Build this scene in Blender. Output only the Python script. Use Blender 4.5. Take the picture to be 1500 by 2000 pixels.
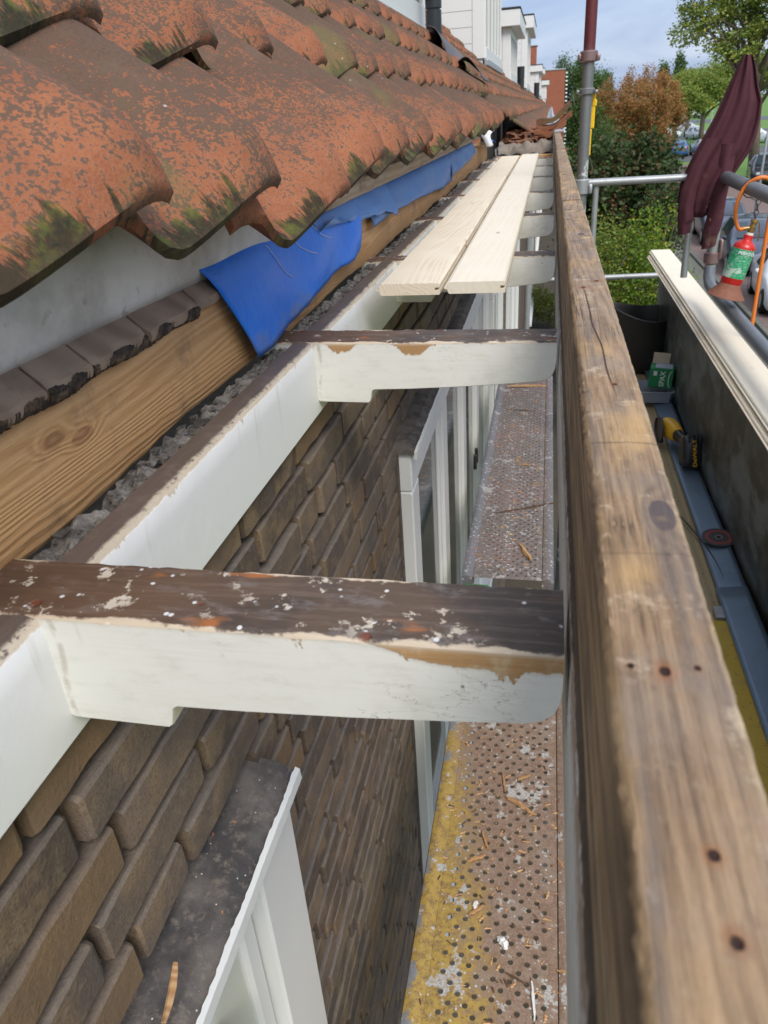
import bpy, math, random
import numpy as np
from mathutils import Vector, Matrix
random.seed(7); RNG=np.random.default_rng(11)
for o in list(bpy.data.objects): bpy.data.objects.remove(o)
SC=bpy.context.scene; COL=SC.collection
# World frame: camera at the origin, +x away from the house, +y along the street, +z up; street level is z=G.
G=-5.4
# ------------------------------------------------------------------ camera
FPX=1450.0
vy=Vector((327,-797,FPX)); vz=Vector((195,(327*195+FPX*FPX)/797.0,FPX))
yh=vy.normalized(); zh=-vz.normalized(); xh=yh.cross(zh)
cd=bpy.data.cameras.new('camera'); cam=bpy.data.objects.new('camera',cd); COL.objects.link(cam)
right=Vector((xh.x,yh.x,zh.x)); down=Vector((xh.y,yh.y,zh.y)); fwd=Vector((xh.z,yh.z,zh.z))
m=Matrix((right,-down,-fwd)).transposed().to_4x4(); cam.matrix_world=m
cd.sensor_fit='VERTICAL'; cd.sensor_height=36; cd.lens=FPX/2000*36
cd.clip_start=.02; cd.clip_end=2000
cd.dof.use_dof=True; cd.dof.focus_distance=1.05; cd.dof.aperture_fstop=15.0
SC.camera=cam
# ------------------------------------------------------------------ light
SUN_EL,SUN_AZ=48,150          # azimuth measured from +y towards +x
w=bpy.data.worlds.new('World'); SC.world=w; w.use_nodes=True; wt=w.node_tree
sunv=Vector((math.sin(math.radians(SUN_AZ))*math.cos(math.radians(SUN_EL)),math.cos(math.radians(SUN_AZ))*math.cos(math.radians(SUN_EL)),math.sin(math.radians(SUN_EL))))
ld=bpy.data.lights.new('sun','SUN'); ld.energy=1.45; ld.angle=math.radians(26); ld.color=(1,.95,.87)
lo=bpy.data.objects.new('sun',ld); COL.objects.link(lo); lo.rotation_euler=(-sunv).to_track_quat('-Z','Y').to_euler()
SC.view_settings.view_transform='Standard'; SC.view_settings.look='None'; SC.view_settings.gamma=1
SC.view_settings.exposure=0.84
# ------------------------------------------------------------------ node helpers
T=None
class S:
    def __init__(s,o): s.o=o
    def __add__(s,b): return mt('ADD',s,b)
    def __radd__(s,b): return mt('ADD',b,s)
    def __sub__(s,b): return mt('SUBTRACT',s,b)
    def __rsub__(s,b): return mt('SUBTRACT',b,s)
    def __mul__(s,b): return mt('MULTIPLY',s,b)
    def __rmul__(s,b): return mt('MULTIPLY',b,s)
    def __truediv__(s,b): return mt('DIVIDE',s,b)
def put(inp,v):
    if isinstance(v,S): T.links.new(v.o,inp)
    elif isinstance(v,(tuple,list)): inp.default_value=(*v,1) if len(inp.default_value)==4 and len(v)==3 else v
    else: inp.default_value=v
def mt(op,*a,clamp=False):
    n=T.nodes.new('ShaderNodeMath'); n.operation=op; n.use_clamp=clamp
    for i,v in enumerate(a): put(n.inputs[i],v)
    return S(n.outputs[0])
def mx(a,b): return mt('MAXIMUM',a,b)
def mn(a,b): return mt('MINIMUM',a,b)
def noise(v,scale,detail=4,rough=.55,dist=0.):
    n=T.nodes.new('ShaderNodeTexNoise'); put(n.inputs['Vector'],v); n.inputs['Scale'].default_value=scale
    n.inputs['Detail'].default_value=detail; n.inputs['Roughness'].default_value=rough; n.inputs['Distortion'].default_value=dist
    return S(n.outputs[0])
def vor(v,scale,out='Distance',rnd=1.):
    n=T.nodes.new('ShaderNodeTexVoronoi'); put(n.inputs['Vector'],v); n.inputs['Scale'].default_value=scale; n.inputs['Randomness'].default_value=rnd
    return S(n.outputs[out])
def ss(x,a,b,lo_=0.,hi=1.):
    n=T.nodes.new('ShaderNodeMapRange'); n.interpolation_type='SMOOTHSTEP'; put(n.inputs[0],x)
    if a>b: a,b,lo_,hi=b,a,hi,lo_
    n.inputs[1].default_value=a; n.inputs[2].default_value=b; n.inputs[3].default_value=lo_; n.inputs[4].default_value=hi
    return S(n.outputs[0])
def mix(f,a,b):
    n=T.nodes.new('ShaderNodeMix'); n.data_type='RGBA'; put(n.inputs[0],f); put(n.inputs[6],a); put(n.inputs[7],b); return S(n.outputs[2])
def vec(x,y,z):
    n=T.nodes.new('ShaderNodeCombineXYZ'); put(n.inputs[0],x); put(n.inputs[1],y); put(n.inputs[2],z); return S(n.outputs[0])
def sep(v):
    n=T.nodes.new('ShaderNodeSeparateXYZ'); put(n.inputs[0],v); return [S(n.outputs[i]) for i in range(3)]
def objc(): return S(T.nodes.new('ShaderNodeTexCoord').outputs['Object'])
def nrm(): return sep(S(T.nodes.new('ShaderNodeNewGeometry').outputs['Normal']))
def attr(name,out='Fac'):
    n=T.nodes.new('ShaderNodeAttribute'); n.attribute_name=name; return S(n.outputs[out])
def orand(): return S(T.nodes.new('ShaderNodeObjectInfo').outputs['Random'])
def start(name):
    global T
    m_=bpy.data.materials.new(name); m_.use_nodes=True; T=m_.node_tree; return m_
def fin(color,rough=.7,bump=None,bd=.001,metal=0.,spec=.5,alpha=None,trans=0.,sub=0.,coat=0.):
    b=T.nodes['Principled BSDF']; put(b.inputs['Base Color'],color); put(b.inputs['Roughness'],rough); put(b.inputs['Metallic'],metal)
    b.inputs['Specular IOR Level'].default_value=spec; b.inputs['Coat Weight'].default_value=coat
    if trans: b.inputs['Transmission Weight'].default_value=trans
    if bump is not None:
        n=T.nodes.new('ShaderNodeBump'); n.inputs['Distance'].default_value=bd; n.inputs['Strength'].default_value=1; put(n.inputs['Height'],bump)
        T.links.new(n.outputs[0],b.inputs['Normal'])
    if sub:
        tr=T.nodes.new('ShaderNodeBsdfTranslucent'); put(tr.inputs[0],color); ms=T.nodes.new('ShaderNodeMixShader'); ms.inputs[0].default_value=sub
        T.links.new(b.outputs[0],ms.inputs[1]); T.links.new(tr.outputs[0],ms.inputs[2]); T.links.new(ms.outputs[0],T.nodes['Material Output'].inputs[0])
MATS={}
def simple(name,col,rough=.6,metal=0.,var=.15,scale=20,bd=0.,spec=.5,coat=0.,trans=0.):
    m_=start(name); p=objc(); n=noise(p,scale,5)
    c=mix(n,tuple(x*(1-var) for x in col),tuple(min(1,x*(1+var)) for x in col))
    fin(c,rough,n if bd else None,bd or .001,metal,spec,coat=coat,trans=trans); MATS[name]=m_; return m_
# ---- sky
T=wt
sky=wt.nodes.new('ShaderNodeTexSky'); sky.sky_type='NISHITA'; sky.sun_disc=False; sky.sun_elevation=math.radians(SUN_EL); sky.sun_rotation=math.radians(SUN_AZ)
sky.dust_density=2.5; sky.ozone_density=1.2
tc=S(wt.nodes.new('ShaderNodeTexCoord').outputs['Generated']); X,Y,Z=sep(tc)
cv=vec(X/(Z+.16),Y/(Z+.16)*.55,Z*3)
cl=ss(noise(cv,1.3,4,.5,.5),.30,.75)
hi=ss(Z,.24,.60); base=mix(hi,mix(cl,(2.3,3.0,4.6),(4.3,4.9,5.9)),mix(cl,(5.6,6.6,8.6),(9.5,9.7,10.2)))
c=mix(hi*-.12+.82,S(sky.outputs[0]),base)
bg=wt.nodes['Background']; put(bg.inputs[0],c); bg.inputs[1].default_value=.1
# ------------------------------------------------------------------ materials
def grain(p,ax,freq,stretch=.06,warp=.5,knots=(),lowf=3.):
    """rings across `ax`'s perpendicular; knots = (axpos, crosspos, radius, cross axis)"""
    c3=sep(p); cr=[i for i in range(3) if i!=ax]
    q=[c3[0],c3[1],c3[2]]; q[ax]=q[ax]*stretch
    lo_=noise(vec(*q),lowf/stretch*.06+4,3,.5)
    f=c3[cr[0]]+c3[cr[1]]*.6+lo_*warp*.1
    km=None
    for (a,b,r,ci) in knots:
        dx=(c3[ax]-a)/(r*2.6); dy=(c3[ci]-b)/r; d=mt('SQRT',dx*dx+dy*dy)
        e=ss(d,2.2,0.); f=f+e*.016; k=ss(d,1.0,.75); km=k if km is None else mx(km,k)
    s=mt('SINE',f*freq)*.5+.5
    fine=noise(vec(*[ (c*18 if i==ax else c*300) for i,c in enumerate(c3)]),1.,3,.6)
    return s*.6+fine*.4,fine,km
def wood(name,cols,ax=1,freq=600,rough=.75,bd=.0008,knots=(),stain=None,warp=.8,kc=(.12,.06,.03),contrast=1.):
    m_=start(name); p=objc(); g,fine,km=grain(p,ax,freq,knots=knots,warp=warp)
    big=noise(p,7,4,.6)
    c=mix(ss(g,.15,.95),cols[0],cols[1])
    c=mix(ss(big,.35,.7)*.7,c,mix(g,cols[2],cols[1]))
    if stain:
        st=ss(noise(p,stain[1],5,.65),stain[2],stain[2]+.12); c=mix(st*stain[3],c,stain[0])
    if km is not None: c=mix(km*(.35+.5*ss(g,.25,.8)),c,kc)
    fin(c,rough,g*.5+fine*.5+big*.5,bd); MATS[name]=m_; return m_
def mk_tile(name,near=True):
    m_=start(name); p=objc(); t,s,_=sep(attr('uvw','Vector')); r=attr('rnd')
    pr_=vec(sep(p)[0]+r*3,sep(p)[1],sep(p)[2])
    n1=noise(pr_,9,4,.6); n2=noise(pr_,70,5,.72); n3=noise(pr_,260,3,.6); n4=noise(pr_,30,4,.65)
    base=mix(n1,(.28,.098,.045),(.19,.062,.031)); base=mix(ss(n4,.35,.75)*.45,base,(.36,.145,.062))
    base=mix(ss(r,.55,1.)*.25,base,(.26,.14,.06)); hm=ss(n2*.5+n3*.5,.40,.60); base=mix(hm*.4,base,(.44,.19,.10)); base=mix(ss(n3,.55,.70)*.35,base,(.17,.062,.032))
    # grey-brown lichen, heavy on the roll and up-slope; also paints shade below next lip
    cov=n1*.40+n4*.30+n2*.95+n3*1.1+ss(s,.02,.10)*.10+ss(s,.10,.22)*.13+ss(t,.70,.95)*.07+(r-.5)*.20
    lich_shade=ss(cov,1.37,1.50)
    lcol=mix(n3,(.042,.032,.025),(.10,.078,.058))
    c=mix(lich_shade*.84,base,lcol)
    dustm=ss(noise(pr_,14,4,.6),.5,.75)*ss(s,.02,.2); c=mix(dustm*.35,c,(.17,.12,.085))
    # moss and black streaks hanging at the lip
    st=noise(vec(t*26+r*9,s*14,r),1.,5,.78)
    lipm=ss(s,.062,.0); trough=ss(mt('ABSOLUTE',t-.45),.42,.10)
    mo=ss(st+lipm*.22+trough*.26*lipm+n2*.12,.84,.97)*ss(s,.070,.02)
    gcol=mix(ss(n4,.45,.68),(.018,.020,.010),(.085,.10,.018))
    c=mix(mo*.92,c,gcol); c=mix(ss(s,.006,.001)*ss(n4,.35,.6)*.5,c,(.06,.04,.028))
    gr=ss(noise(pr_,6,3,.5)+r*.22+n2*.2,.80,.95)*.5; c=mix(gr,c,(.135,.125,.045))
    # bird lime specks
    sp=ss(vor(pr_,30)+n2*.04,.085,.055)*ss(noise(pr_,13,1),.55,.6); c=mix(sp,c,(.55,.55,.5))
    fin(c,.82,n2*.6+n3*.5+n1,.0022 if near else .001,spec=.25); MATS[name]=m_
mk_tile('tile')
def mk_brick():
    m_=start('brick'); p=objc(); r=attr('rnd'); x,y,z=sep(p)
    pr_=vec(x,y+r*7,z); n1=noise(pr_,14,5,.6); n2=noise(pr_,80,5,.7); n3=noise(pr_,350,3,.6)
    c=mix(ss(r,.1,.9),(.098,.074,.060),(.185,.137,.103)); c=mix(ss(n1,.44,.66)*.7,c,(.265,.185,.112)); c=mix(ss(n1,.5,.3)*.7,c,(.115,.100,.092))
    c=mix(ss(n2,.50,.72)*.5,c,(.27,.21,.14)); c=mix(ss(n3,.55,.3)*.5,c,(.065,.048,.038)); c=mix(ss(r*3.7-mt('FLOOR',r*3.7),.75,.85)*.5,c,(.24,.145,.07))
    sp=ss(noise(vec(x*40,y*60+z*40,z*9-y*9),1.,3,.6),.77,.81); tp_=nrm()[2]; c=mix(ss(tp_,.4,.8)*.75,c,mix(n2,(.10,.085,.075),(.19,.165,.145))); c=mix(sp*.7,c,(.42,.38,.32))
    fin(c,.78,n1*.7+n2*.9+n3*.4,.0019,spec=.3); MATS['brick']=m_
mk_brick()
simple('mortar',(.105,.085,.068),.95,var=.5,scale=60,bd=.004)
simple('dark_board',(.035,.028,.022),.95,var=.4,scale=30)  # near-black tone for the roof deck and eaves boards
def mk_bracket():
    m_=start('bracket_paint'); p=objc(); x,y,z=sep(p); _,_,nz=nrm(); r=orand(); oi=S(T.nodes.new('ShaderNodeObjectInfo').outputs['Object Index']); i1_=mt('COMPARE',oi,1.,.1); i2_=mt('COMPARE',oi,2.,.1)
    q=vec(x+r*13,y,z); n1=noise(q,9,4,.6); n2=noise(q,40,5,.65); n3=noise(q,160,4,.65)
    pt=noise(vec(x+r*5,0.,z*.6),16,6,.72); right_=ss(x,-.115,-.05)
    depth=ss(pt,.55,.74)*.020+right_*(.008+pt*.012)*i1_+i2_*mx(ss(mt('ABSOLUTE',x+.300+(n2-.5)*.03),.030,.010)*(.004+n2*.014),ss(mt('ABSOLUTE',x+.190+(n2-.5)*.03),.034,.008)*(.006+n2*.022))+.0008+n3*.003+n2*.0022
    raw=mx(ss(nz,.35,.6),ss(z*1.,-.012,.0)*0.+ss(z+depth,-.0006,.0012))
    edge=ss(z+depth+.0022,-.001,.0012)                     # lifted paint margin
    grainv=noise(vec(x*9+r*9,y*170,z*170),1.,5,.65)
    top=mix(ss(n1,.4,.62),(.052,.041,.036),(.10,.066,.045)); top=mix(ss(grainv,.45,.75)*.7,top,(.17,.125,.105)); top=mix(ss(noise(vec(x*1.,y*2.,z),20,5,.7),.52,.66)*.5,top,(.21,.185,.18))
    top=mix(ss(x,-.12,-.36)*.55,top,mix(grainv,(.09,.042,.02),(.19,.10,.055)))
    rust=ss(noise(vec(x+r*3,y*2.2,z),11,3,.5),.62,.70); top=mix(rust*.8,top,(.38,.13,.035))
    fl=ss(noise(q,22,5,.76),.575,.62)*ss(noise(q,7,2),.44,.54); top=mix(fl,top,(.50,.44,.36))
    sp=ss(vor(q,80),.20,.11)*ss(noise(q,26,2),.50,.56); top=mix(sp,top,(.62,.62,.62))
    nh=ss(vor(vec(x+r*2,y*1.0,0.),17),.10,.05); top=mix(nh*.75,top,(.16,.045,.02)); 
    side=mix(grainv,(.32,.17,.07),(.52,.32,.15)); side=mix(ss(n2,.5,.7)*.5*i1_,side,(.60,.50,.34))
    rawc=mix(ss(nz,.35,.6),side,top)
    ew=n2*.006+n3*.003+ss(n1,.42,.66)*.0055-.0045; rim=mx(ss(y-ew,.0016,-.0006),ss(y+ew,.0722,.0744))*ss(z,-.008,-.003); rawc=mix(rim*.85,rawc,(.60,.50,.38))
    wht=mix(n1,(.72,.71,.665),(.79,.78,.735)); wht=mix(ss(n2,.62,.8)*.25,wht,(.45,.43,.37))
    sp2=ss(vor(q,48),.085,.05)*ss(noise(q,17,1),.6,.66); wht=mix(sp2*.8,wht,(.10,.07,.05))
    gm=ss(noise(vec(x*3,y,z*9),7,5,.7),.48,.72)*.34; wht=mix(gm,wht,(.50,.46,.38)); br_=noise(vec(x*7,y*40,z*220),1.,4,.6); wht=mix(ss(br_,.5,.7)*.16,wht,(.55,.53,.47)); dr=ss(noise(vec(x*55,y*8,z*5),1.,4,.6),.60,.70)*ss(z,-.075,-.01)*.30; wht=mix(dr,wht,(.42,.36,.27)); ck=ss(mt('ABSOLUTE',noise(vec(x*2.,y,z*7),12,4,.6)-.5),.006,.001)*ss(noise(q,6,2),.56,.62); wht=mix(ck*.85,wht,(.26,.21,.16))
    crn=ss(mt('ABSOLUTE',x+.338+mt('SINE',z*60.)*.003),.004,.0008)*ss(n2,.42,.55); wht=mix(crn*.45,wht,(.36,.29,.2))
    wht=mix(edge*(1-raw)*.35,wht,(.55,.48,.38))
    c=mix(raw,wht,rawc)
    fin(c,mix(raw,(.42,)*3,(.62,)*3) ,(1-raw)*.9+grainv*.5*raw+n2*.25+noise(vec(x*4,y*4,z*60),1,2)*.15+(1-nh)*.8*raw,.0016,spec=.4)
    MATS['bracket_paint']=m_
mk_bracket()
def mk_white(name,a=(.76,.76,.73),dirt=.25,rough=.4,bd=.0006):
    m_=start(name); p=objc(); x,y,z=sep(p); n1=noise(p,5,4,.6); n2=noise(p,60,5,.7); br=noise(vec(x*60,y*4,z*60),1.,3,.5)
    c=mix(n1,tuple(v*.93 for v in a),a); c=mix(ss(n2,.6,.82)*dirt,c,(.36,.33,.26))
    fin(c,rough,n2*.3+br*.5+n1,bd,spec=.4); MATS[name]=m_
mk_white('white_paint'); mk_white('cream_paint',(.62,.64,.55)); mk_white('white_siding',(.74,.74,.72),.15)
def mk_fascia():
    m_=start('fascia_paint'); p=objc(); x,y,z=sep(p); _,_,nz=nrm(); n1=noise(p,5,4,.6); n2=noise(p,45,5,.7); n3=noise(p,170,4,.7)
    pt=noise(vec(0.,y,0.),16,5,.7); depth=ss(pt,.56,.72)*.020+n3*.004+n2*.004+.002
    raw=mx(ss(nz,.35,.6),ss(z+.300+depth,-.0008,.0014)); gr=noise(vec(x*200,y*9,z*200),1.,5,.65)
    top=mix(gr,(.070,.052,.043),(.16,.125,.105)); top=mix(ss(n2,.5,.7)*.4,top,(.24,.195,.165))
    side=mix(ss(n3,.35,.65),(.62,.50,.36),(.40,.29,.19)); rawc=mix(ss(nz,.35,.6),side,top)
    rim=ss(x+n2*.006,-.3505,-.3455)*ss(n3,.35,.5); rawc=mix(rim*.8,rawc,(.62,.54,.43)); rawc=mix(ss(x,-.352,-.36)*.4,rawc,(.13,.10,.085))
    wht=mix(n1,(.73,.735,.73),(.80,.805,.80)); wht=mix(ss(n2,.62,.78)*.28,wht,(.5,.46,.38)); dr=ss(noise(vec(x,y*45,z*5),1.,4,.6),.58,.70)*ss(z,-.40,-.31)*.26; wht=mix(dr,wht,(.46,.42,.35)); wht=mix(ss(vor(p,42),.085,.05)*ss(noise(p,17,1),.6,.66)*.7,wht,(.14,.10,.07))
    fin(mix(raw,wht,rawc),.5,(1-raw)*.9+gr*.4*raw+n2*.3+n1,.0018,spec=.35); MATS['fascia_paint']=m_
mk_fascia()
def mk_front():
    m_=start('front_board_wood'); p=objc(); x,y,z=sep(p); nx,_,nz=nrm()
    kn=[(.324,.058,.007,0),(2.3,.04,.008,0),(1.2,.05,.006,0)]
    g,fine,km=grain(p,1,900,knots=kn,warp=2.2); fib=noise(vec(x*420,y*9,z*420),1.,5,.7); gb=noise(vec(x*45,y*13,z*45),1.,5,.65); g=g*.13+fib*.47+gb*.40; n1=noise(p,16,4,.6); n2=noise(p,60,5,.7); n0=noise(vec(x*3,y,z*3),9,3,.5)
    c=mix(ss(g,.30,.66),(.115,.070,.042),(.40,.27,.16)); c=mix(ss(n1,.42,.64)*.50,c,mix(g,(.17,.135,.115),(.37,.305,.245))); c=mix(ss(noise(vec(x*5,y*.6,z),14,5,.65),.50,.66)*.62,c,mix(fib,(.10,.085,.080),(.20,.165,.145))); c=mix(ss(noise(p,34,5,.7),.56,.66)*.6,c,(.55,.44,.31)); c=mix(ss(noise(vec(x*1.,y*.5,z),55,5,.75),.57,.66)*.6,c,(.085,.065,.058))
    c=mix(ss(n0,.53,.72)*.7,c,mix(g,(.42,.25,.10),(.62,.42,.20))); c=mix(ss(n2,.60,.75)*.35,c,(.50,.42,.33))
    # bare yellow wood along the worn arris
    ar=ss(x+n2*.008+n1*.006,.040,.030)*ss(z,-.182,-.174)*ss(n1,.32,.55); c=mix(ar*.75,c,(.50,.32,.14))
    ar2=ss(x-n2*.006,.060,.064)*ss(z,-.19,-.174); c=mix(ar2*.45,c,(.52,.40,.24))
    c=mix(ss(km*.8+(n2-.5)*1.2+(n1-.5)*.8,.35,.8),c,(.10,.078,.075))
    hole=None; rust=None
    for (a,b,r_) in [(.034,.213,.0016),(.045,.211,.0022),(.056,.214,.0014),(.048,.139,.0018),(.049,.116,.0018),(.05,.513,.002),(.04,.83,.003),(.055,.86,.003),(.04,1.5,.003)]:
        dx=x-a; dy=(y-b)*.8; d=mt('SQRT',dx*dx+dy*dy)
        d=d+(n2-.5)*.0016; h=ss(d,r_,r_*.55); q=ss(d+n2*.005,r_*4.2,r_*1.2); hole=h if hole is None else mx(hole,h); rust=q if rust is None else mx(rust,q)
    c=mix(rust*.7,c,(.27,.095,.035)); c=mix(hole,c,(.035,.015,.01))
    for (yy,a) in [(.411,.5),(1.66,1.),(.29,.25)]:
        c=mix(ss(mt('ABSOLUTE',y-yy-n1*.01+.005),.0035*yy+.0004,.0004)*a,c,(.05,.035,.025))
    crk=ss(mt('ABSOLUTE',x-.045-(y-.62)*-.03+noise(vec(0.,y,0.),7,1)*.008-.004),.0008,.0002)*ss(mt('ABSOLUTE',y-.66),.19,.12); c=mix(crk*.9,c,(.05,.03,.02))
    # inner face: brown streaks, old white paint low down
    side=ss(nx,-.4,-.7); gs=noise(vec(0.,y*6,z*140),1.,4,.6)
    sc=mix(ss(gs,.35,.7),(.10,.065,.038),(.36,.235,.12)); sc=mix(ss(n1,.5,.7)*.5,sc,(.40,.29,.17))
    gap=ss(z,-.262,-.272); sc=mix(gap*.85,sc,(.05,.038,.03))
    pz=z+noise(vec(0.,y,0.),26,5,.7)*.016+n2*.012; pm=ss(pz,-.268,-.274); rough_=ss(n2+n1*.5,.55,.8)
    pc=mix(rough_*ss(z,-.335,-.30),(.62,.61,.58),(.30,.22,.16)); sc=mix(pm,sc,pc)
    c=mix(side,c,sc)
    c=mix(ss(fib,.54,.68)*.5,c,(.065,.047,.038)); chk=ss(mt('ABSOLUTE',noise(vec(x*95,y*2.2,z*95),1.,3,.6)-.5),.012,.002)*ss(noise(p,9,2),.52,.60); c=mix(chk*.8,c,(.04,.028,.022)); fin(c,.72,g*.6+n2*.6+fib*.9-hole*1.5-crk*1.2+pm*side*1.,.0016,spec=.3); MATS['front_board_wood']=m_
mk_front()
wood('plate_wood',[(.52,.275,.105),(.66,.39,.175),(.56,.32,.14)],1,1000,knots=[(.531,-.231,.008,2),(.571,-.243,.008,2),(1.2,-.25,.006,2),(2.6,-.24,.008,2)],stain=((.20,.12,.07),7,.56,.5),kc=(.30,.14,.06),bd=.0018,warp=1.8)
wood('sarking_wood',[(.25,.175,.12),(.36,.265,.19),(.30,.225,.17)],0,120,stain=((.14,.095,.065),11,.56,.5),bd=.0004)
wood('end_grain',[(.06,.042,.03),(.14,.09,.05),(.09,.06,.04)],1,500,stain=((.02,.015,.012),60,.45,.9),bd=.004)
wood('batten_wood',[(.34,.25,.165),(.46,.36,.25),(.28,.21,.155)],1,420,knots=[(1.85,-.11,.006,2)],stain=((.15,.10,.07),9,.55,.6),bd=.0015)
wood('new_pine',[(.69,.57,.42),(.78,.69,.54),(.76,.68,.54)],1,480,rough=.55,bd=.0002,knots=[(1.9,-.19,.006,0),(2.7,-.25,.005,0),(2.1,-.1,.005,0),(3.4,-.12,.004,0),(1.9,.68,.005,0),(2.6,.69,.004,0),(1.5,.70,.004,0),(3.3,.66,.004,0)],kc=(.42,.22,.10),warp=3.2)
wood('pale_pine',[(.735,.655,.52),(.77,.70,.57),(.77,.705,.585)],1,380,rough=.55,bd=.0002,knots=[(2.0,-.12,.006,0),(2.75,-.13,.005,0),(3.9,-.12,.004,0),(1.9,.68,.005,0),(2.6,.69,.004,0),(1.5,.70,.004,0)],kc=(.45,.28,.15),warp=3.)
wood('splinter_wood',[(.42,.22,.09),(.60,.38,.19),(.30,.16,.08)],0,900,bd=.001)
wood('ply',[(.30,.235,.13),(.36,.28,.16),(.26,.20,.12)],1,200,stain=((.12,.09,.05),40,.62,.6),bd=.0006)
def mk_sheet():
    m_=start('grey_sheet'); p=objc(); n1=noise(p,8,5,.65); n2=noise(p,50,5,.7)
    c=mix(ss(n1,.3,.65),(.56,.53,.485),(.84,.81,.765)); c=mix(ss(n2,.58,.74)*.45,c,(.22,.20,.17)); c=mix(ss(noise(p,5,4,.6),.54,.70)*.4,c,(.38,.35,.31))
    fin(c,.7,n1+n2*.4,.002,spec=.3); MATS['grey_sheet']=m_
mk_sheet()
def mk_blue(name,a,b,d):
    m_=start(name); p=objc(); x,y,z=sep(p); n1=noise(p,8,4,.6); n2=noise(p,45,5,.65)
    c=mix(n1,a,b); dm=ss(n1*.6+n2*.5+ss(z,-.23,-.29)*.22,.60,.85)*d; c=mix(dm,c,(.23,.22,.22))
    fin(c,.42,n1*1.5+n2*.5,.003,spec=.45); MATS[name]=m_
mk_blue('blue_film',(.006,.17,.78),(.014,.24,.92),.55); mk_blue('blue_film_dusty',(.04,.17,.50),(.09,.25,.56),.6)
simple('print_line',(.45,.55,.8),.5)
def mk_mortar2():
    m_=start('rubble'); p=objc(); n1=noise(p,25,5,.7); n2=noise(p,120,5,.7)
    c=mix(ss(n1,.35,.65),(.085,.075,.067),(.30,.28,.26)); c=mix(ss(n2,.52,.72)*.5,c,(.42,.40,.37)); fin(c,.95,n1*2+n2,.006,spec=.2); MATS['rubble']=m_
mk_mortar2()
def mk_plank(name,yel):
    m_=start(name); p=objc(); x,y,z=sep(p); n0=noise(p,4,3,.5); n1=noise(p,14,5,.65); n2=noise(p,70,5,.7); n3=noise(p,240,3,.6)
    if yel:
        c=mix(ss(n2,.35,.7),(.20,.125,.085),(.30,.21,.155)); c=mix(ss(n3,.45,.62)*.45,c,(.38,.27,.18)); c=mix(ss(n1,.5,.7)*.4,c,(.33,.285,.24))
        ym=ss(x+(n1-.5)*.16+(n2-.5)*.10+(y-.80)*.16,-.03,-.11); yc=mix(ss(n2,.4,.65),(.43,.29,.07),(.32,.21,.07)); yc=mix(ss(n2*.5+n3*.5,.50,.60)*.75,yc,(.20,.125,.06)); c=mix(ym,c,yc)
        gm=ss(n1+ss(x,-.170,-.205)*.18,.66,.74)*ss(x,-.155,-.19); c=mix(gm,c,(.22,.225,.235))
        bl=mx(ss(noise(p,13,4,.7),.600,.625),ss(noise(p,31,4,.7),.63,.65)); c=mix(bl,c,mix(ss(n3,.4,.6),(.36,.33,.29),(.50,.48,.45)))
        sp=ss(vor(p,70),.20,.10)*ss(n1,.46,.54); c=mix(sp,c,(.55,.54,.50)); rs=ss(noise(p,90,3,.6),.62,.68)*.6; c=mix(rs,c,(.22,.10,.045))
    else:
        c=mix(ss(n2,.35,.7),(.16,.14,.13),(.27,.225,.205)); c=mix(ss(n3,.5,.66)*.4,c,(.33,.24,.19)); c=mix(ss(n0,.50,.62)*.4,c,(.27,.19,.175))
        ed=mx(ss(x,-.20,-.225),ss(x,.045,.06)); c=mix(ed*.7,c,(.20,.215,.245))
        bl=mx(ss(noise(p,13,5,.75),.60,.63),ss(noise(p,45,4,.7),.62,.65)); c=mix(bl*.85,c,(.50,.49,.48))
        sp=ss(vor(p,55),.27,.17)*ss(noise(p,11,2),.42,.52); c=mix(sp,c,(.58,.57,.56)); rp=ss(vor(vec(x+3,y,z),42),.2,.12)*ss(n0,.5,.56); c=mix(rp,c,(.42,.14,.12))
    fin(c,.55,n2*.7+n3*.5,.0012,metal=.15,spec=.4); MATS[name]=m_
mk_plank('plank_yellow',True); mk_plank('plank_grey',False)
m_=start('yellow_deck'); p=objc(); n1=noise(p,9,5,.65); n2=noise(p,75,4,.7); c=mix(n1,(.36,.24,.02),(.46,.32,.05)); c=mix(ss(n2,.58,.68)*.8,c,(.10,.07,.03)); c=mix(ss(n1,.55,.7)*.5,c,(.24,.17,.06)); fin(c,.6,n2,.001); MATS['yellow_deck']=m_
def mk_galv(name,a,b,red=False):
    m_=start(name); p=objc(); x,y,z=sep(p); n1=noise(p,9,5,.65); n2=noise(p,70,5,.7)
    c=mix(n1,a,b); c=mix(ss(n2,.55,.75)*.4,c,tuple(v*.55 for v in a))
    if red:
        c=mix(ss(z+n1*.22,.19,.33),c,mix(n2,(.12,.03,.035),(.20,.055,.06)))
        c=mix(ss(n1+n2*.3,.70,.76)*ss(z,-.0,-.12),c,(.70,.70,.68))
    fin(c,.45,n2,.0006,metal=.55,spec=.5); MATS[name]=m_
mk_galv('galv',(.30,.315,.32),(.46,.475,.48)); mk_galv('pole_metal',(.16,.165,.165),(.27,.275,.275),True); mk_galv('dark_galv',(.16,.175,.20),(.25,.27,.30)); mk_galv('coupler_metal',(.20,.12,.12),(.32,.22,.21)); mk_galv('zinc',(.34,.36,.38),(.50,.52,.54)); mk_galv('blue_zinc',(.13,.185,.26),(.20,.27,.36))
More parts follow.
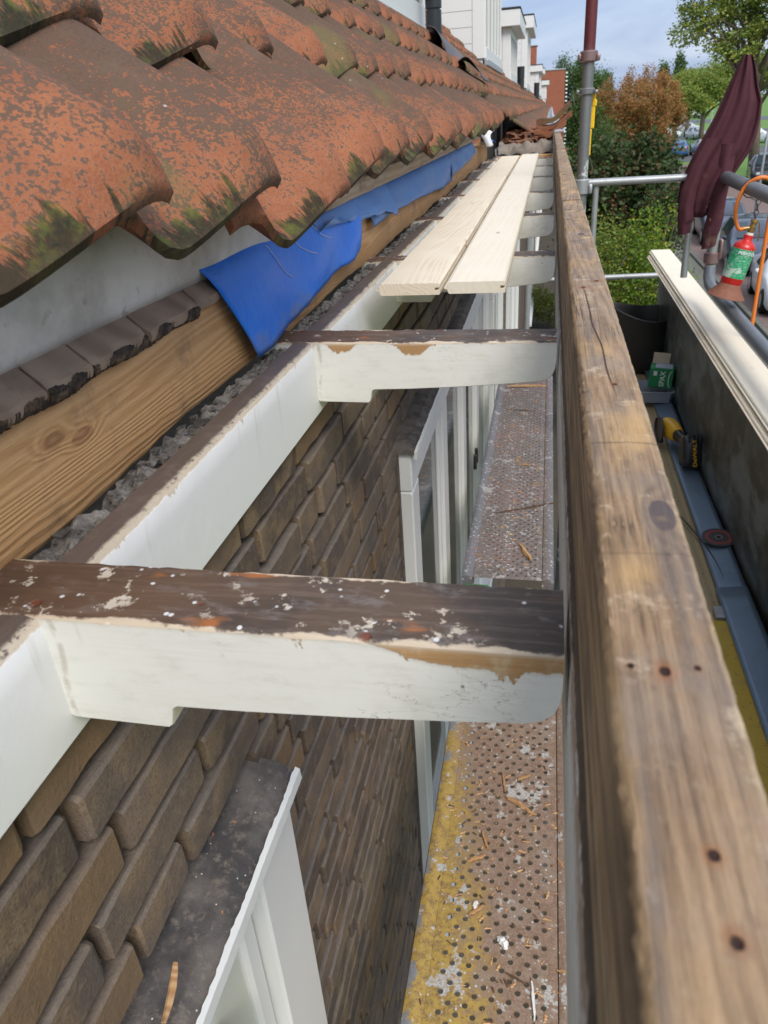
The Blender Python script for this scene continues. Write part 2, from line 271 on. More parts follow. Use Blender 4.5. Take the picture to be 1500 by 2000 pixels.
def mk_dark():
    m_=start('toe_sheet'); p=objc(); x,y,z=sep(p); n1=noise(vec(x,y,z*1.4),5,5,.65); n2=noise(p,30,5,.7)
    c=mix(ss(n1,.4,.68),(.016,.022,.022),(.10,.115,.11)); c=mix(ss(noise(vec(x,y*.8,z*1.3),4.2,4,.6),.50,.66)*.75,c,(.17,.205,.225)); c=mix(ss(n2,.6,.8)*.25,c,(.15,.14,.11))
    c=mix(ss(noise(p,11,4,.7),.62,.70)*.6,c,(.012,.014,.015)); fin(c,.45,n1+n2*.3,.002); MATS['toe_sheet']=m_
mk_dark()
simple('black_rubber',(.022,.022,.023),.55,var=.4,scale=9,bd=.0006); simple('black_plastic',(.018,.018,.02),.35,var=.2); simple('yellow_plastic',(.72,.40,.02),.4,var=.12)
simple('chrome',(.5,.5,.5),.3,1.); simple('dark_steel',(.09,.08,.085),.45,.6,var=.4); simple('disc_red',(.32,.05,.045),.6)
simple('box_green',(.008,.22,.075),.5,var=.1); simple('card',(.56,.47,.34),.8); simple('label_white',(.78,.78,.78),.6,var=.03); simple('label_lilac',(.46,.50,.62),.6)
simple('tub_plastic',(.52,.58,.66),.25,var=.1,trans=.45); simple('screw_metal',(.34,.34,.36),.4,.7,var=.6,scale=160,bd=.006)
simple('torch_red',(.55,.015,.012),.35,var=.15,coat=.2); simple('rust',(.22,.085,.05),.75,var=.35,scale=60,bd=.001); simple('brass',(.36,.24,.09),.4,.7,var=.4,scale=90); simple('hose_orange',(.75,.20,.03),.45,var=.1)
def mk_torchlabel():
    m_=start('torch_label'); p=objc(); x,y,z=sep(p); n=noise(vec(x*1.,y*1.,z*2.6),55,4,.7); n1=noise(p,22,3)
    c=mix(ss(n,.46,.56),(.01,.30,.12),(.03,.36,.17)); c=mix(ss(noise(vec(x,y,z*4),95,3,.7),.55,.60)*.8,c,(.55,.66,.57)); c=mix(ss(n1,.58,.64)*.7,c,(.62,.66,.60))
    fin(c,.5); MATS['torch_label']=m_
mk_torchlabel()
def mk_cloth():
    m_=start('maroon_cloth'); p=objc(); n1=noise(p,9,4,.6); n2=noise(p,600,2,.6); x,y,z=sep(p)
    c=mix(n1,(.070,.024,.032),(.095,.036,.045)); c=mix(ss(noise(p,13,4,.6),.60,.74)*.35*ss(z,-.2,-.45),c,(.22,.14,.10)); sp=ss(noise(vec(x*60,y*60,z*30),1.,3),.68,.72)*ss(z,-.46,-.50); c=mix(sp,c,(.5,.3,.14))
    fin(c,.95,n2*.4+n1,.002,spec=.15); MATS['maroon_cloth']=m_
mk_cloth()
simple('rag_cloth',(.20,.165,.135),.95,var=.5,scale=25,bd=.006); simple('lead_sheet',(.085,.075,.072),.5,.3,var=.4,scale=14,bd=.002); simple('flue_plastic',(.022,.026,.032),.4,var=.3)
simple('dark_wood_chip',(.10,.055,.03),.8,var=.4,scale=100); simple('paint_flake',(.74,.74,.72),.5,var=.06)
def mk_hood():
    m_=start('sill_lead'); p=objc(); n1=noise(p,12,5,.65); n2=noise(p,90,4,.7)
    c=mix(ss(n1,.35,.65),(.060,.055,.055),(.155,.135,.12)); c=mix(ss(n2,.50,.72)*.6,c,(.25,.205,.165)); sp=ss(vor(p,120),.13,.08)*ss(noise(p,40,1),.55,.6); c=mix(sp,c,(.65,.63,.6)); ch=ss(noise(p,55,2),.70,.73); c=mix(ch,c,(.33,.16,.08))
    fin(c,.75,n1+n2*.6,.0025,spec=.3); MATS['sill_lead']=m_
mk_hood()
simple('pane_glass',(.045,.065,.06),.06,0,var=.3,scale=3); simple('car_glass',(.03,.045,.065),.08,0,var=.3,scale=3)
def paint(name,col,rough=.3): simple(name,col,rough,0,var=.05,scale=2,coat=.6)
paint('car_white',(.70,.72,.74)); paint('car_navy',(.02,.032,.065)); paint('car_black',(.018,.02,.025)); paint('car_blue',(.03,.12,.30)); paint('car_silver',(.40,.43,.46)); paint('car_red',(.35,.03,.03))
simple('tyre',(.012,.012,.012),.8); simple('headlight_glass',(.55,.6,.65),.12,.2); simple('tail_red',(.5,.02,.015),.3)
def leafm(name,a,b,d=None,sub=.35):
    m_=start(name); r=attr('rnd'); c=mix(r,a,b)
    if d: c=mix(ss(attr('rnd2'),.8,.88),c,d)
    fin(c,.55,spec=.3,sub=sub); MATS[name]=m_
leafm('leaf_dark',(.028,.055,.018),(.075,.115,.035),(.16,.09,.04)); leafm('leaf_bright',(.075,.16,.02),(.20,.31,.035),(.34,.34,.03)); leafm('leaf_orange',(.30,.13,.045),(.46,.25,.09),(.22,.20,.05))
leafm('leaf_poplar',(.06,.115,.03),(.12,.20,.05)); leafm('leaf_mid',(.11,.18,.035),(.27,.36,.07),(.28,.25,.03)); leafm('leaf_yellow',(.10,.19,.015),(.40,.38,.03),(.45,.42,.03))
leafm('leaf_light',(.17,.25,.05),(.36,.44,.11),(.40,.36,.06))
leafm('leaf_hedge',(.10,.15,.02),(.27,.30,.05))
simple('bark',(.13,.105,.075),.95,var=.5,scale=7,bd=.03); simple('lawn',(.095,.19,.03),.95,var=.35,scale=.6); simple('asphalt',(.085,.092,.10),.9,var=.2,scale=1.5); simple('soil',(.055,.045,.03),1,var=.6,scale=2)
def mk_pave(name,a,b,sc_=5):
    m_=start(name); p=objc(); n=T.nodes.new('ShaderNodeTexBrick'); put(n.inputs['Vector'],p); put(n.inputs['Color1'],a); put(n.inputs['Color2'],b); put(n.inputs['Mortar'],tuple(v*.45 for v in a)); n.inputs['Scale'].default_value=sc_; n.inputs['Mortar Size'].default_value=.03
    c=mix(ss(noise(p,.9,5,.6),.4,.7)*.45,S(n.outputs[0]),tuple(v*.7 for v in a)); fin(c,.9); MATS[name]=m_
mk_pave('road_bricks',(.17,.115,.10),(.23,.165,.15),4); mk_pave('path_bricks',(.13,.135,.11),(.19,.185,.15),3)
def mk_gable():
    m_=start('red_brick'); p=objc(); x,y,z=sep(p); n=T.nodes.new('ShaderNodeTexBrick'); put(n.inputs['Vector'],vec(x+y,z,0.)); put(n.inputs['Color1'],(.30,.085,.045)); put(n.inputs['Color2'],(.36,.11,.06)); put(n.inputs['Mortar'],(.26,.12,.08)); n.inputs['Scale'].default_value=2.2
    fin(mix(noise(p,1.2,4)*.4,S(n.outputs[0]),(.28,.10,.06)),.9); MATS['red_brick']=m_
mk_gable()
simple('pole_grey',(.45,.48,.50),.5,.3,var=.1); simple('sign_white',(.75,.77,.75),.5,var=.03); simple('sign_yellow',(.80,.55,.02),.5,var=.05); simple('sign_red',(.6,.03,.03),.5,var=.05); simple('sign_blue',(.02,.06,.35),.5,var=.05); simple('clip_yellow',(.85,.50,.01),.4,var=.08); simple('tube_green',(.02,.25,.05),.5,var=.2)
# ------------------------------------------------------------------ mesh helpers
class MB:
    def __init__(s): s.v=[]; s.f=[]; s.n=0; s.r=[]; s.u=[]; s.has=False
    def add(s,V,F,rnd=0.,uvw=None):
        V=np.asarray(V,float).reshape(-1,3); b=s.n; s.v.append(V); s.n+=len(V)
        s.f.extend([tuple(b+i for i in f) for f in F]); s.r.append(np.full(len(V),rnd) if np.isscalar(rnd) else np.asarray(rnd)); s.u.append(np.zeros((len(V),3)) if uvw is None else np.asarray(uvw,float)); return s
    def build(s,name,mat,parent=None,smooth=False,loc=None):
        me=bpy.data.meshes.new(name); V=np.concatenate(s.v); me.from_pydata(V.tolist(),[],s.f); me.update()
        a=me.attributes.new('rnd','FLOAT','POINT'); a.data.foreach_set('value',np.concatenate(s.r).astype(np.float32))
        a=me.attributes.new('uvw','FLOAT_VECTOR','POINT'); a.data.foreach_set('vector',np.concatenate(s.u).astype(np.float32).ravel())
        me.materials.append(MATS[mat])
        if smooth:
            me.polygons.foreach_set('use_smooth',[True]*len(me.polygons))
            if smooth!=True: me.set_sharp_from_angle(angle=math.radians(smooth))
        o=bpy.data.objects.new(name,me); COL.objects.link(o)
        if parent: o.parent=parent
        if loc: o.location=loc
        return o
def loft(mb,rings,closed=True,caps=True,rnd=0.):
    k=len(rings[0]); V=np.concatenate([np.asarray(r,float) for r in rings]); F=[]
    for i in range(len(rings)-1):
        for j in range(k if closed else k-1):
            a=i*k+j; b=i*k+(j+1)%k; F.append((a,b,b+k,a+k))
    if caps and closed: F.append(tuple(range(k))[::-1]); F.append(tuple((len(rings)-1)*k+j for j in range(k)))
    mb.add(V,F,rnd); return mb
def box(mb,lo_,hi,bev=.002,rnd=0.):
    """chamfered box"""
    x0,y0,z0=lo_; x1,y1,z1=hi; b=min(bev,(x1-x0)*.45,(y1-y0)*.45,(z1-z0)*.45)
    def ring(i,y): return [(x0+b+i,y,z0+i),(x1-b-i,y,z0+i),(x1-i,y,z0+b+i),(x1-i,y,z1-b-i),(x1-b-i,y,z1-i),(x0+b+i,y,z1-i),(x0+i,y,z1-b-i),(x0+i,y,z0+b+i)]
    return loft(mb,[ring(b*.98,y0) ,ring(0,y0+b),ring(0,y1-b),ring(b*.98,y1)][::1],rnd=rnd)
def tube(mb,pts,r,n=12,caps=True,rnd=0.):
    P=[Vector(p) for p in pts]; R=[r]*len(P) if np.isscalar(r) else r; rings=[]; up=None
    for i,p in enumerate(P):
        d=(P[min(i+1,len(P)-1)]-P[max(i-1,0)]).normalized()
        if up is None: up=d.orthogonal().normalized()
        up=(up-d*up.dot(d)).normalized(); q=d.cross(up)
        rings.append([tuple(p+up*R[i]*math.cos(2*math.pi*j/n)+q*R[i]*math.sin(2*math.pi*j/n)) for j in range(n)])
    return loft(mb,rings,caps=caps,rnd=rnd)
def grid(mb,fn,nu,nv,rnd=0.,thick=None):
    V=[fn(i/nu,j/nv) for j in range(nv+1) for i in range(nu+1)]; F=[(j*(nu+1)+i,j*(nu+1)+i+1,(j+1)*(nu+1)+i+1,(j+1)*(nu+1)+i) for j in range(nv) for i in range(nu)]
    mb.add(V,F,rnd); return mb
def worn(o,amp,scale,seed=0):
    """irregular worn surface: push every vertex by smooth noise"""
    from mathutils import noise as mn_
    for v in o.data.vertices:
        q=v.co*scale+Vector((seed,0,0)); v.co+=Vector((mn_.noise(q),mn_.noise(q+Vector((9,0,0)))*.3,mn_.noise(q+Vector((0,7,0)))))*amp
    return o
def solid(o,t,off=-1):
    md=o.modifiers.new('thickness','SOLIDIFY'); md.thickness=t; md.offset=off; return o
def tag(o,label=None,cat=None,group=None,kind=None):
    if label: o['label']=label
    if cat: o['category']=cat
    if group: o['group']=group
    if kind: o['kind']=kind
    return o
def empty(name,loc=(0,0,0),label=None,cat=None,group=None):
    o=bpy.data.objects.new(name,None); COL.objects.link(o); o.location=loc; o.empty_display_size=.1; tag(o,label,cat,group); return o
def text(name,s,size,mat,parent,matrix,extr=.0003,sx=1.):
    cu=bpy.data.curves.new(name,'FONT'); cu.body=s; cu.size=size; cu.extrude=extr; cu.align_x='CENTER'; cu.align_y='CENTER'; cu.offset=size*.012
    o=bpy.data.objects.new('tmp',cu); COL.objects.link(o); dg=bpy.context.evaluated_depsgraph_get(); me=bpy.data.meshes.new_from_object(o.evaluated_get(dg)); bpy.data.objects.remove(o)
    me.name=name; me.materials.clear(); me.materials.append(MATS[mat]); me.transform(Matrix.Diagonal((sx,1,1,1))); me.transform(matrix); r=bpy.data.objects.new(name,me); COL.objects.link(r); r.parent=parent; return r
def frame_m(o,xdir,ydir):
    x=Vector(xdir).normalized(); z=x.cross(Vector(ydir)).normalized(); y=z.cross(x); mm=Matrix((x,y,z)).transposed().to_4x4(); mm.translation=Vector(o); return mm
# ------------------------------------------------------------------ ground
def sheet(name,x0,y0,x1,y1,z,mat,n=1):
    mb=MB(); mb.add([(x0,y0,z),(x1,y0,z),(x1,y1,z),(x0,y1,z)],[(0,1,2,3)]); return tag(mb.build(name,mat),kind='structure')
sheet('ground',-400,-60,900,1200,G,'lawn')
sheet('front_garden_soil',-3,-10,3.2,60,G+.004,'soil')
sheet('pavement',3.2,-10,5.4,75,G+.008,'path_bricks')
sheet('road',5.5,-10,12.6,75,G+.004,'road_bricks')
mb=MB(); box(mb,(5.38,-10,G-.05),(5.52,75,G+.09),.01); tag(mb.build('kerb','path_bricks'),kind='structure')
mb=MB(); mb.add([(12,78,G+.012),(60,92,G+.012),(60,108,G+.012),(12,92,G+.012)],[(0,1,2,3)]); tag(mb.build('car_park','asphalt'),kind='structure')
mb=MB(); mb.add([(10,118,G+.016),(40,128,G+.016),(80,150,G+.016),(80,162,G+.016),(40,140,G+.016),(10,130,G+.016)],[(0,1,2,5),(5,2,3,4)]); tag(mb.build('service_road','asphalt'),kind='structure')
mb=MB(); mb.add([(16,185,G+.02),(120,150,G+.02),(120,172,G+.02),(16,212,G+.02)],[(0,1,2,3)]); tag(mb.build('main_road','asphalt'),kind='structure')
# ------------------------------------------------------------------ house: walls, windows, roof
XL,ZL,DX,DZ=-.27,-.06,.185,.166          # crest of the lowest row's lip; step per row
PT=.285; ANG=math.radians(34.2); DU=np.array([-math.cos(ANG),0,math.sin(ANG)]); DN=np.array([math.sin(ANG),0,math.cos(ANG)])
def prof(t,A):
    if t<.04: return A*(.66-9.*(t-.04)**2)
    if t<.30:
        u=(t-.04)/.26; return A*.66*(1-u*u*(3-2*u))
    if t<.38: return 0.
    if t<.92:
        u=(t-.38)/.54; return A*(.72*u+.28*u*u*(3-2*u))*(1-.02*u)
    u=(t-.92)/.13; return A*(.98+.02*math.sin(u*3.1)-.10*u*u)
def tiles(mb,rows,y0,y1,nt,ns,under=True,skip=lambda r,y:False,jit=1.):
    A=.079; AL=.050; L=.33; ts=np.concatenate([[-.08,.0],np.linspace(.06,1.05,nt-2)]) if nt>6 else np.array([0.,.18,.36,.64,.92,1.04])
    svals=np.array([0,.005,.012,.021,.032,.044,.058,.08,.12,.18,.25,L]) if ns>5 else np.array([0,.025,.06,.26])
    for r in rows:
        k0=int(math.ceil((y0-.55)/PT)); k1=int((y1-.55)/PT)
        for k in range(k0,k1+1):
            yc=.55+PT*k+(RNG.uniform(-.012,.012)*.6)*jit+({0:.03,1:-.02,2:-.06,3:-.08,4:-.10,5:-.03}.get(k,0) if r==0 else 0)          # crest end
            if skip(r,yc): continue
            off=RNG.uniform(-.010,.010)*jit; lift=RNG.uniform(-.004,.005)*jit+({-1:.016,0:.014,1:.014,2:-.004}.get(k,.012) if r==0 else .010); skew=RNG.uniform(-.03,.03)*jit; rn=RNG.random()
            V=[];U=[]
            for lay in (0,1):
                for s_ in svals:
                    so=({-1:.034,0:.030,1:.006,2:-.016}.get(k,0.) if r==0 else 0.)
                    for t in ts:
                        hp=prof(t,A); h=hp*(1-.16*min(1.,s_/.22))-AL+lift
                        nose=max(0,.055-s_)/.055; h-=nose**1.9*(.003+(A-AL)*hp/A)
                        if lay: h-=.0125-.002*nose
                        if t<.12: h-=.012*(1-max(0,t)/.12)
                        y=yc-PT*(1.02-t)+skew*(s_-.1)*.3
                        p=np.array([XL-DX*r,0,ZL+DZ*r])+DU*(s_+off+so+(.034*max(0.,1-max(0.,t)/.30)**.8*max(0.,1-s_/.12)))+DN*h; V.append((p[0],y,p[2])); U.append((t,s_,r))
            m_=len(ts); n_=len(svals); F=[]; o=m_*n_
            for i in range(n_-1):
                for j in range(m_-1):
                    a=i*m_+j; F.append((a,a+m_,a+m_+1,a+1))
                    if under and i<n_-2 and r<5: F.append((o+a,o+a+1,o+a+m_+1,o+a+m_))
            for j in range(m_-1): F.append((j,j+1,o+j+1,o+j))
            for i in range(n_-1):
                a=i*m_+m_-1; F.append((a,a+m_,o+a+m_,o+a)); a=i*m_; F.append((a,o+a,o+a+m_,a+m_))
            mb.add(V,F,rn,U)
def roof_z(x): return ZL+(DZ/DX)*(XL-x)
def bricks(mb,ylo,yhi,zlo,zhi,openings,xf=-.358):
    nc=int((zhi-zlo)/.066)
    for c in range(nc):
        z1=zhi-c*.066-.010; z0=z1-.0525; y=ylo-(.067*c)%.22-.3; run=0
        while y<yhi:
            L=.210 if RNG.random()<.76 else .099
            a,b=y,y+L; y=b+.013
            segs=[(a,b)]
            for (o0,o1,p0,p1) in openings:
                if z1>p0 and z0<p1: segs=[q for s_ in segs for q in ((s_[0],min(s_[1],o0)),(max(s_[0],o1),s_[1])) if q[1]-q[0]>.03]
            for (a,b) in segs:
                if b<ylo or a>yhi: continue
                j=lambda s_=.0014: RNG.uniform(-s_,s_); f=RNG.uniform(-.0028,.0028); n=max(2,int((b-a)/.035)) if b<6 else 1; rings=[]
                ys=[a+j(),a+.0035]+[a+.008+(b-a-.016)*i/n for i in range(1,n)]+[b-.0035,b+j()]
                cut=[any(abs(a-o[1])<1e-6 for o in openings),any(abs(b-o[0])<1e-6 for o in openings)]
                if cut[0]: ys[0]=a
                if cut[1]: ys[-1]=b
                for q,yy in enumerate(ys):
                    e=.0028 if q in(0,len(ys)-1) else 0; d1,d2,d3=j(.0016),j(.0016),j(.0012)
                    if (q==0 and cut[0]) or (q==len(ys)-1 and cut[1]): e=0
                    ef=e*.9; rings.append([(xf-.05,yy,z0+e*.5+d1),(xf+f-.0032-ef,yy,z0+e*.5+d1),(xf+f-ef+d3,yy,z0+.0032+e*.5+d1),(xf+f-ef+d3+.0004,yy,(z0+z1)/2),(xf+f-ef+d3,yy,z1-.0032-e*.5+d2),(xf+f-.0032-ef,yy,z1-e*.5+d2),(xf-.05,yy,z1-e*.5+d2)])
                loft(mb,rings,rnd=RNG.random())
def window(parent,y0,y1,zt,zb,lights,xf=-.320,fw=.10,hd=.045,hoodz=None,mat='white_paint',sashdepth=.03,pane='pane_glass'):
    """frame with hood; lights = list of (ya,yb)"""
    xb=-.41
    mb=MB(); box(mb,(xb,y0,zt-hd),(xf,y1,zt),.004); box(mb,(xb,y0,zb),(xf,y0+.0 if False else y0+.1,zt-hd-.001),.004); box(mb,(xb,y1-fw,zb),(xf,y1,zt-hd-.001),.004)
    e=[y0+.1]+[v for l in lights for v in l]+[y1-fw]
    for i in range(0,len(e),2):
        if e[i+1]-e[i]>.02: box(mb,(xb,e[i]+.001,zb),(xf-.006,e[i+1]-.001,zt-hd-.002),.004)
    win=mb.build('window',mat,parent)
    for (a,b) in lights:
        m2=MB(); sw=.038; x1=xf-sashdepth*.6; z1=zt-hd-.004; z0=zb
        box(m2,(xb,a,z1-sw),(x1,b,z1),.006); box(m2,(xb,a,z0),(x1,b,z0+sw),.006); box(m2,(xb,a,z0+sw),(x1,a+sw,z1-sw),.006); box(m2,(xb,b-sw,z0+sw),(x1,b,z1-sw),.006)
        m2.build('sash',mat,win)
        m3=MB(); box(m3,(xb+.02,a+sw,z0+sw),(x1-.010,b-sw,z1-sw),.001); m3.build('pane' if pane=='pane_glass' else 'panel',pane,win)
    mS=MB(); box(mS,(-.42,y0-.016,zb),(-.3515,y0-.001,zt-.005),.002); mS.build('sealant','mortar',win)
    m4=MB(); box(m4,(xb,y0-.03,zb-.05),(xf+.05,y1+.03,zb),.008); m4.build('window_sill',mat,win)
    hz=zt if hoodz is None else hoodz; zs=.030
    m5=MB(); n=max(8,int((y1-y0)/.006)) if y1<5 else 20; rings=[]
    for i in range(n+1):
        y=y0-.01+(y1-y0+.02)*i/n; q=RNG.uniform(-.0003,.0003)+.0004*math.sin(y*31)
        rings.append([(-.392,y,hz+.001),(xf+.012+q,y,hz+.001),(xf+.016+q,y,hz+.006),(xf+.008+q,y,hz+.010),(-.330,y,hz+.020+q*.5),(-.392,y,hz+.032)])
    loft(m5,rings); m5.build('hood','sill_lead',win)
    m6=MB(); rings=[]
    for i in range(n+1):
        y=y0-.012+(y1-y0+.024)*i/n; q=RNG.uniform(-.0003,.0003)+.0003*math.sin(y*31); q2=RNG.uniform(-.0009,.0009)+.0006*math.sin(y*53)
        rings.append([(xf+.010,y,hz-.012+q),(xf+.0185+q,y,hz-.008+q),(xf+.0175+q,y,hz+.009),(xf+.0115+q2,y,hz+.0125)])
    loft(m6,rings); m6.build('hood_edge','white_paint',win,smooth=35)
    return win
HOUSE=empty('brick_house',(0,0,0),'nearest brown brick house with orange pantile roof and white framed windows under the stripped eaves','house')
ops=[(-.75,.67,-2.2,-.785),(1.72,4.55,-2.75,-.768),(4.95,6.1,-2.4,-1.0)]
mb=MB(); bricks(mb,-.5,6.9,-3.6,-.40,ops); mb.build('wall','brick',HOUSE,smooth=25)
mb=MB()
for (a,b,c,d) in [(-.9,-.75,G,-.38),(.67,1.72,G,-.38),(4.55,4.95,G,-.38),(6.1,6.9,G,-.38),(-.75,.67,G,-2.2),(-.75,.67,-.785,-.38),(1.72,4.55,G,-2.75),(1.72,4.55,-.768,-.38),(4.95,6.1,G,-2.4),(4.95,6.1,-1.0,-.38)]:
    mb.add([(-.379,a,c),(-.379,b,c),(-.379,b,d),(-.379,a,d),(-.6,a,c),(-.6,b,c),(-.6,b,d),(-.6,a,d)],[(0,1,2,3),(0,4,5,1),(3,2,6,7),(0,3,7,4),(1,5,6,2)])
mb.build('mortar_joints','mortar',HOUSE)
w1=window(HOUSE,-.75,.67,-.785,-2.2,[(-.62,-.05),(-.01,.545)],hd=.05,pane='cream_paint',fw=.12)
mb=MB(); box(mb,(-.345,.40,-1.02),(-.298,.43,-.93),.003); mb.build('casement_stay','white_paint',w1)
w2=window(HOUSE,1.72,4.55,-.768,-2.75,[(1.83,2.38),(2.50,3.05),(3.17,3.72),(3.86,4.43)],hd=.11)
for yy in (3.45,3.53):
    mb=MB(); box(mb,(-.322,yy,-1.62),(-.305,yy+.02,-1.54),.003); mb.build('hinge','dark_steel',w2)
window(HOUSE,4.95,6.1,-1.0,-2.4,[(5.1,5.9)],hd=.1)
# brick wall of the following terrace
def far_wall(parent,y0,y1,wins,pipe=None):
    mb=MB(); box(mb,(-.6,y0,G),(-.358,y1,-.38),.001,rnd=.4); 
    mb.build('wall','brick',parent)
    for (a,b) in wins:
        window(parent,a,b,-.9,-4.6 if b-a>2.4 else -2.4,[(a+.12,(a+b)/2-.05),((a+b)/2+.05,b-.12)],hd=.1)
    if pipe:
        mb=MB(); tube(mb,[(-.27,pipe,-.45),(-.27,pipe,G)],.05); mb.build('drain_pipe','galv',parent)
# roof of the nearest house
gapr=lambda r,y: (r==0 and 5.05<y<6.35) or (r==5 and 5.0<y<5.9)
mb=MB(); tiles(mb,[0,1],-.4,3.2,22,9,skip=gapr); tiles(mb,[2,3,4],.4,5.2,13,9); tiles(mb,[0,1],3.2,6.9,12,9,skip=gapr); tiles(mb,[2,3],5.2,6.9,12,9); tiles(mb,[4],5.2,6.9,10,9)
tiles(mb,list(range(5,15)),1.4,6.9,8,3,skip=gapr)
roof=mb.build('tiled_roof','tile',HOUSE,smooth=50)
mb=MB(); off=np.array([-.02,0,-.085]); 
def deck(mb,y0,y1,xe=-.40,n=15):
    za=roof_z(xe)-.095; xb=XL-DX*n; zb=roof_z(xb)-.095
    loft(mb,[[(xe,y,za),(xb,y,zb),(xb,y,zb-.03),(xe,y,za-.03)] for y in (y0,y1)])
deck(mb,-.5,6.9,-.47); mb.build('roof_deck','dark_board',HOUSE)
# wall plate timber
KX=-.415
mb=MB(); N=160; rings=[]
for i in range(N+1):
    y=-.15+5.75*i/N; e=RNG.uniform(-.0012,.0012); e2=RNG.uniform(-.003,.003)
    low=-.306+.004*math.sin(y*9)+e2*.6
    rings.append([(KX-.06,y,low+.004),(KX-.004,y,low),(KX+e,y,low+.006),(KX+.001,y,-.27),(KX+.001,y,-.24),(KX,y,-.215),(KX+e*.5,y,-.201),(KX-.004,y,-.196),(KX-.06,y,-.196)])
loft(mb,rings); mb.build('wall_plate','plate_wood',HOUSE,smooth=40)
# broken sarking boards sloping down over the plate
y=-.1; k=0; mbE=MB(); mbS=MB(); ca,sa=math.cos(math.radians(40)),math.sin(math.radians(40))
WS=[.15,.13,.105,.125,.12,.07,.11,.13,.12,.11,.13]
for wd in WS:
    e0=RNG.uniform(-.006,.006); th=.019; nn=24; rt=[]
    for i in range(nn+1):
        yy=y+.0015+(wd-.004)*i/nn; e=e0*.5+RNG.uniform(-.0006,.0006)+.0022*math.sin(i*.45+k*2); ed=.003 if i in(0,nn) else 0
        P=lambda s_,h: (KX+.008+e-(s_)*ca, yy, -.1965+s_*sa+h*.78)
        Q=lambda s_,h: (KX+.008-s_*ca,yy,-.1965+s_*sa+h*.78)
        rt.append([P(.003,0.),P(.0,th*.5),P(.001,th-.002-ed),Q(.006,th-ed*.5),Q(.03,th+.0012*math.sin(k*5)),Q(.12,th),Q(.12,0)])
    loft(mbS,rt); y+=wd; k+=1
    if y>1.0: break
sk=mbS.build('sarking','sarking_wood',HOUSE,smooth=40)
mb=MB(); y=-.1
for wd in WS[:8]:
    nn=60; rt=[]
    for i in range(nn+1):
        yy=y+.002+(wd-.004)*i/nn; a=RNG.uniform(-.0008,.0008)+.0012*math.sin(yy*70); b_=RNG.uniform(-.0012,.0012)+.0015*math.sin(yy*43)
        rt.append([(KX+.003,yy,-.200+b_),(KX+.0090+a,yy,-.1975+b_),(KX+.0115+a,yy,-.1885),(KX+.0075+a,yy,-.1850+b_*.3),(KX,yy,-.188)])
    loft(mb,rt); y+=wd
mb.build('sarking_end','end_grain',HOUSE)
# grey fibre sheet under the tiles
def gs(u,v):
    y=-.15+1.50*u; s_=v; bul=.016*math.sin(math.pi*s_)
    top=-.035-max(0,(u-.70)/.30)**2*.115
    z=-.163+(top+.163)*s_-.009*u
    return (-.430+.010*u-.022*s_*s_+bul+.003*math.sin(u*9),y,z)
mb=MB(); grid(mb,gs,40,10); solid(mb.build('fibre_sheet','grey_sheet',HOUSE,smooth=True),.003)
# eaves batten under the lips
mb=MB(); rings=[]
for i in range(90):
    y=1.42+3.55*i/89; e=RNG.uniform(-.0015,.0015); lf=min(1,i/14); 
    rings.append([(-.455,y,-.148),(-.402+e,y,-.150),(-.398+e,y,-.146),(-.398+e,y,-.112-.012*(1-lf)),(-.402,y,-.108-.012*(1-lf)),(-.455,y,-.088)])
loft(mb,rings); mb.build('eaves_batten','batten_wood',HOUSE,smooth=40)
# blue roofing film in three lengths
def film(name,y0,y1,mat,zl,zr,fold=0.,slant0=0.,slant1=0.,top=-.150,nx=60,px=0.,ragged=.004):
    ph=RNG.uniform(0,6)
    def fn(u,v):
        low=zl+(zr-zl)*u+ragged*math.sin(u*7.3+ph)+ragged*.35*math.sin(u*23+ph)+ragged*.15*math.sin(u*61); y=y0+(y1-y0)*u+ (slant0*(1-u)+slant1*u)*v
        s_=v*1.15
        if s_<.35: q=s_/.35; x=-.445+.036*q; z=top-.042*q*q
        else: q=(s_-.35)/.80; x=-.409+.006*math.sin(q*2.2)+fold*math.sin(u*7+ph)*q; z=top-.042+(low-top+.042)*q
        x+=px+.003*math.sin(u*16+v*3+ph)+.002*abs(math.sin(u*6+v*2.4+ph))*v+.0012*abs(math.sin(u*13-v*3))*v; return (x,y,z)
    mb=MB(); grid(mb,fn,nx,16); return solid(mb.build(name,mat,HOUSE,smooth=True),.0008),fn
f1,fn1=film('roofing_film',.86,1.70,'blue_film',-.290,-.252,slant0=.12,slant1=-.05,px=.007,top=-.137)
for (u0,v0,u1,v1) in [(.27,.22,.33,.58),(.42,.20,.52,.52),(.56,.18,.68,.46)]:
    mb=MB(); pts=[]
    for i in range(9):
        q=i/8; p=Vector(fn1(u0+(u1-u0)*q*q,v0+(v1-v0)*q)); pts.append(p+Vector((.0015,0,.0006)))
    tube(mb,pts,.0011,5); mb.build('printed_line','print_line',f1)
film('roofing_film',1.32,2.02,'blue_film_dusty',-.165,-.232,fold=.008,slant0=.10,slant1=.05,top=-.135,px=.012,ragged=.007)
film('roofing_film',1.78,3.45,'blue_film_dusty',-.222,-.262,fold=.004,slant0=.03,slant1=0,px=.004,ragged=.006)
film('roofing_film',3.42,4.65,'blue_film_dusty',-.248,-.215,fold=.004,slant0=-.04,slant1=-.1,px=.003,ragged=.006)
def flap(u,v): return (-.40+.045*v,5.1+.5*u,-.175-.02*v+.012*math.sin(u*4))
mb=MB(); grid(mb,flap,8,4); solid(mb.build('roofing_film','blue_film',HOUSE,smooth=True),.001)
def lflap(u,v): return (-.42+.06*v+.02*math.sin(u*6),4.85+.75*u,-.115-.085*v*(1-.6*u)+.015*math.sin(u*5+v*3))
mb=MB(); grid(mb,lflap,20,8); solid(mb.build('felt_flap','grey_sheet',HOUSE,smooth=True),.002)
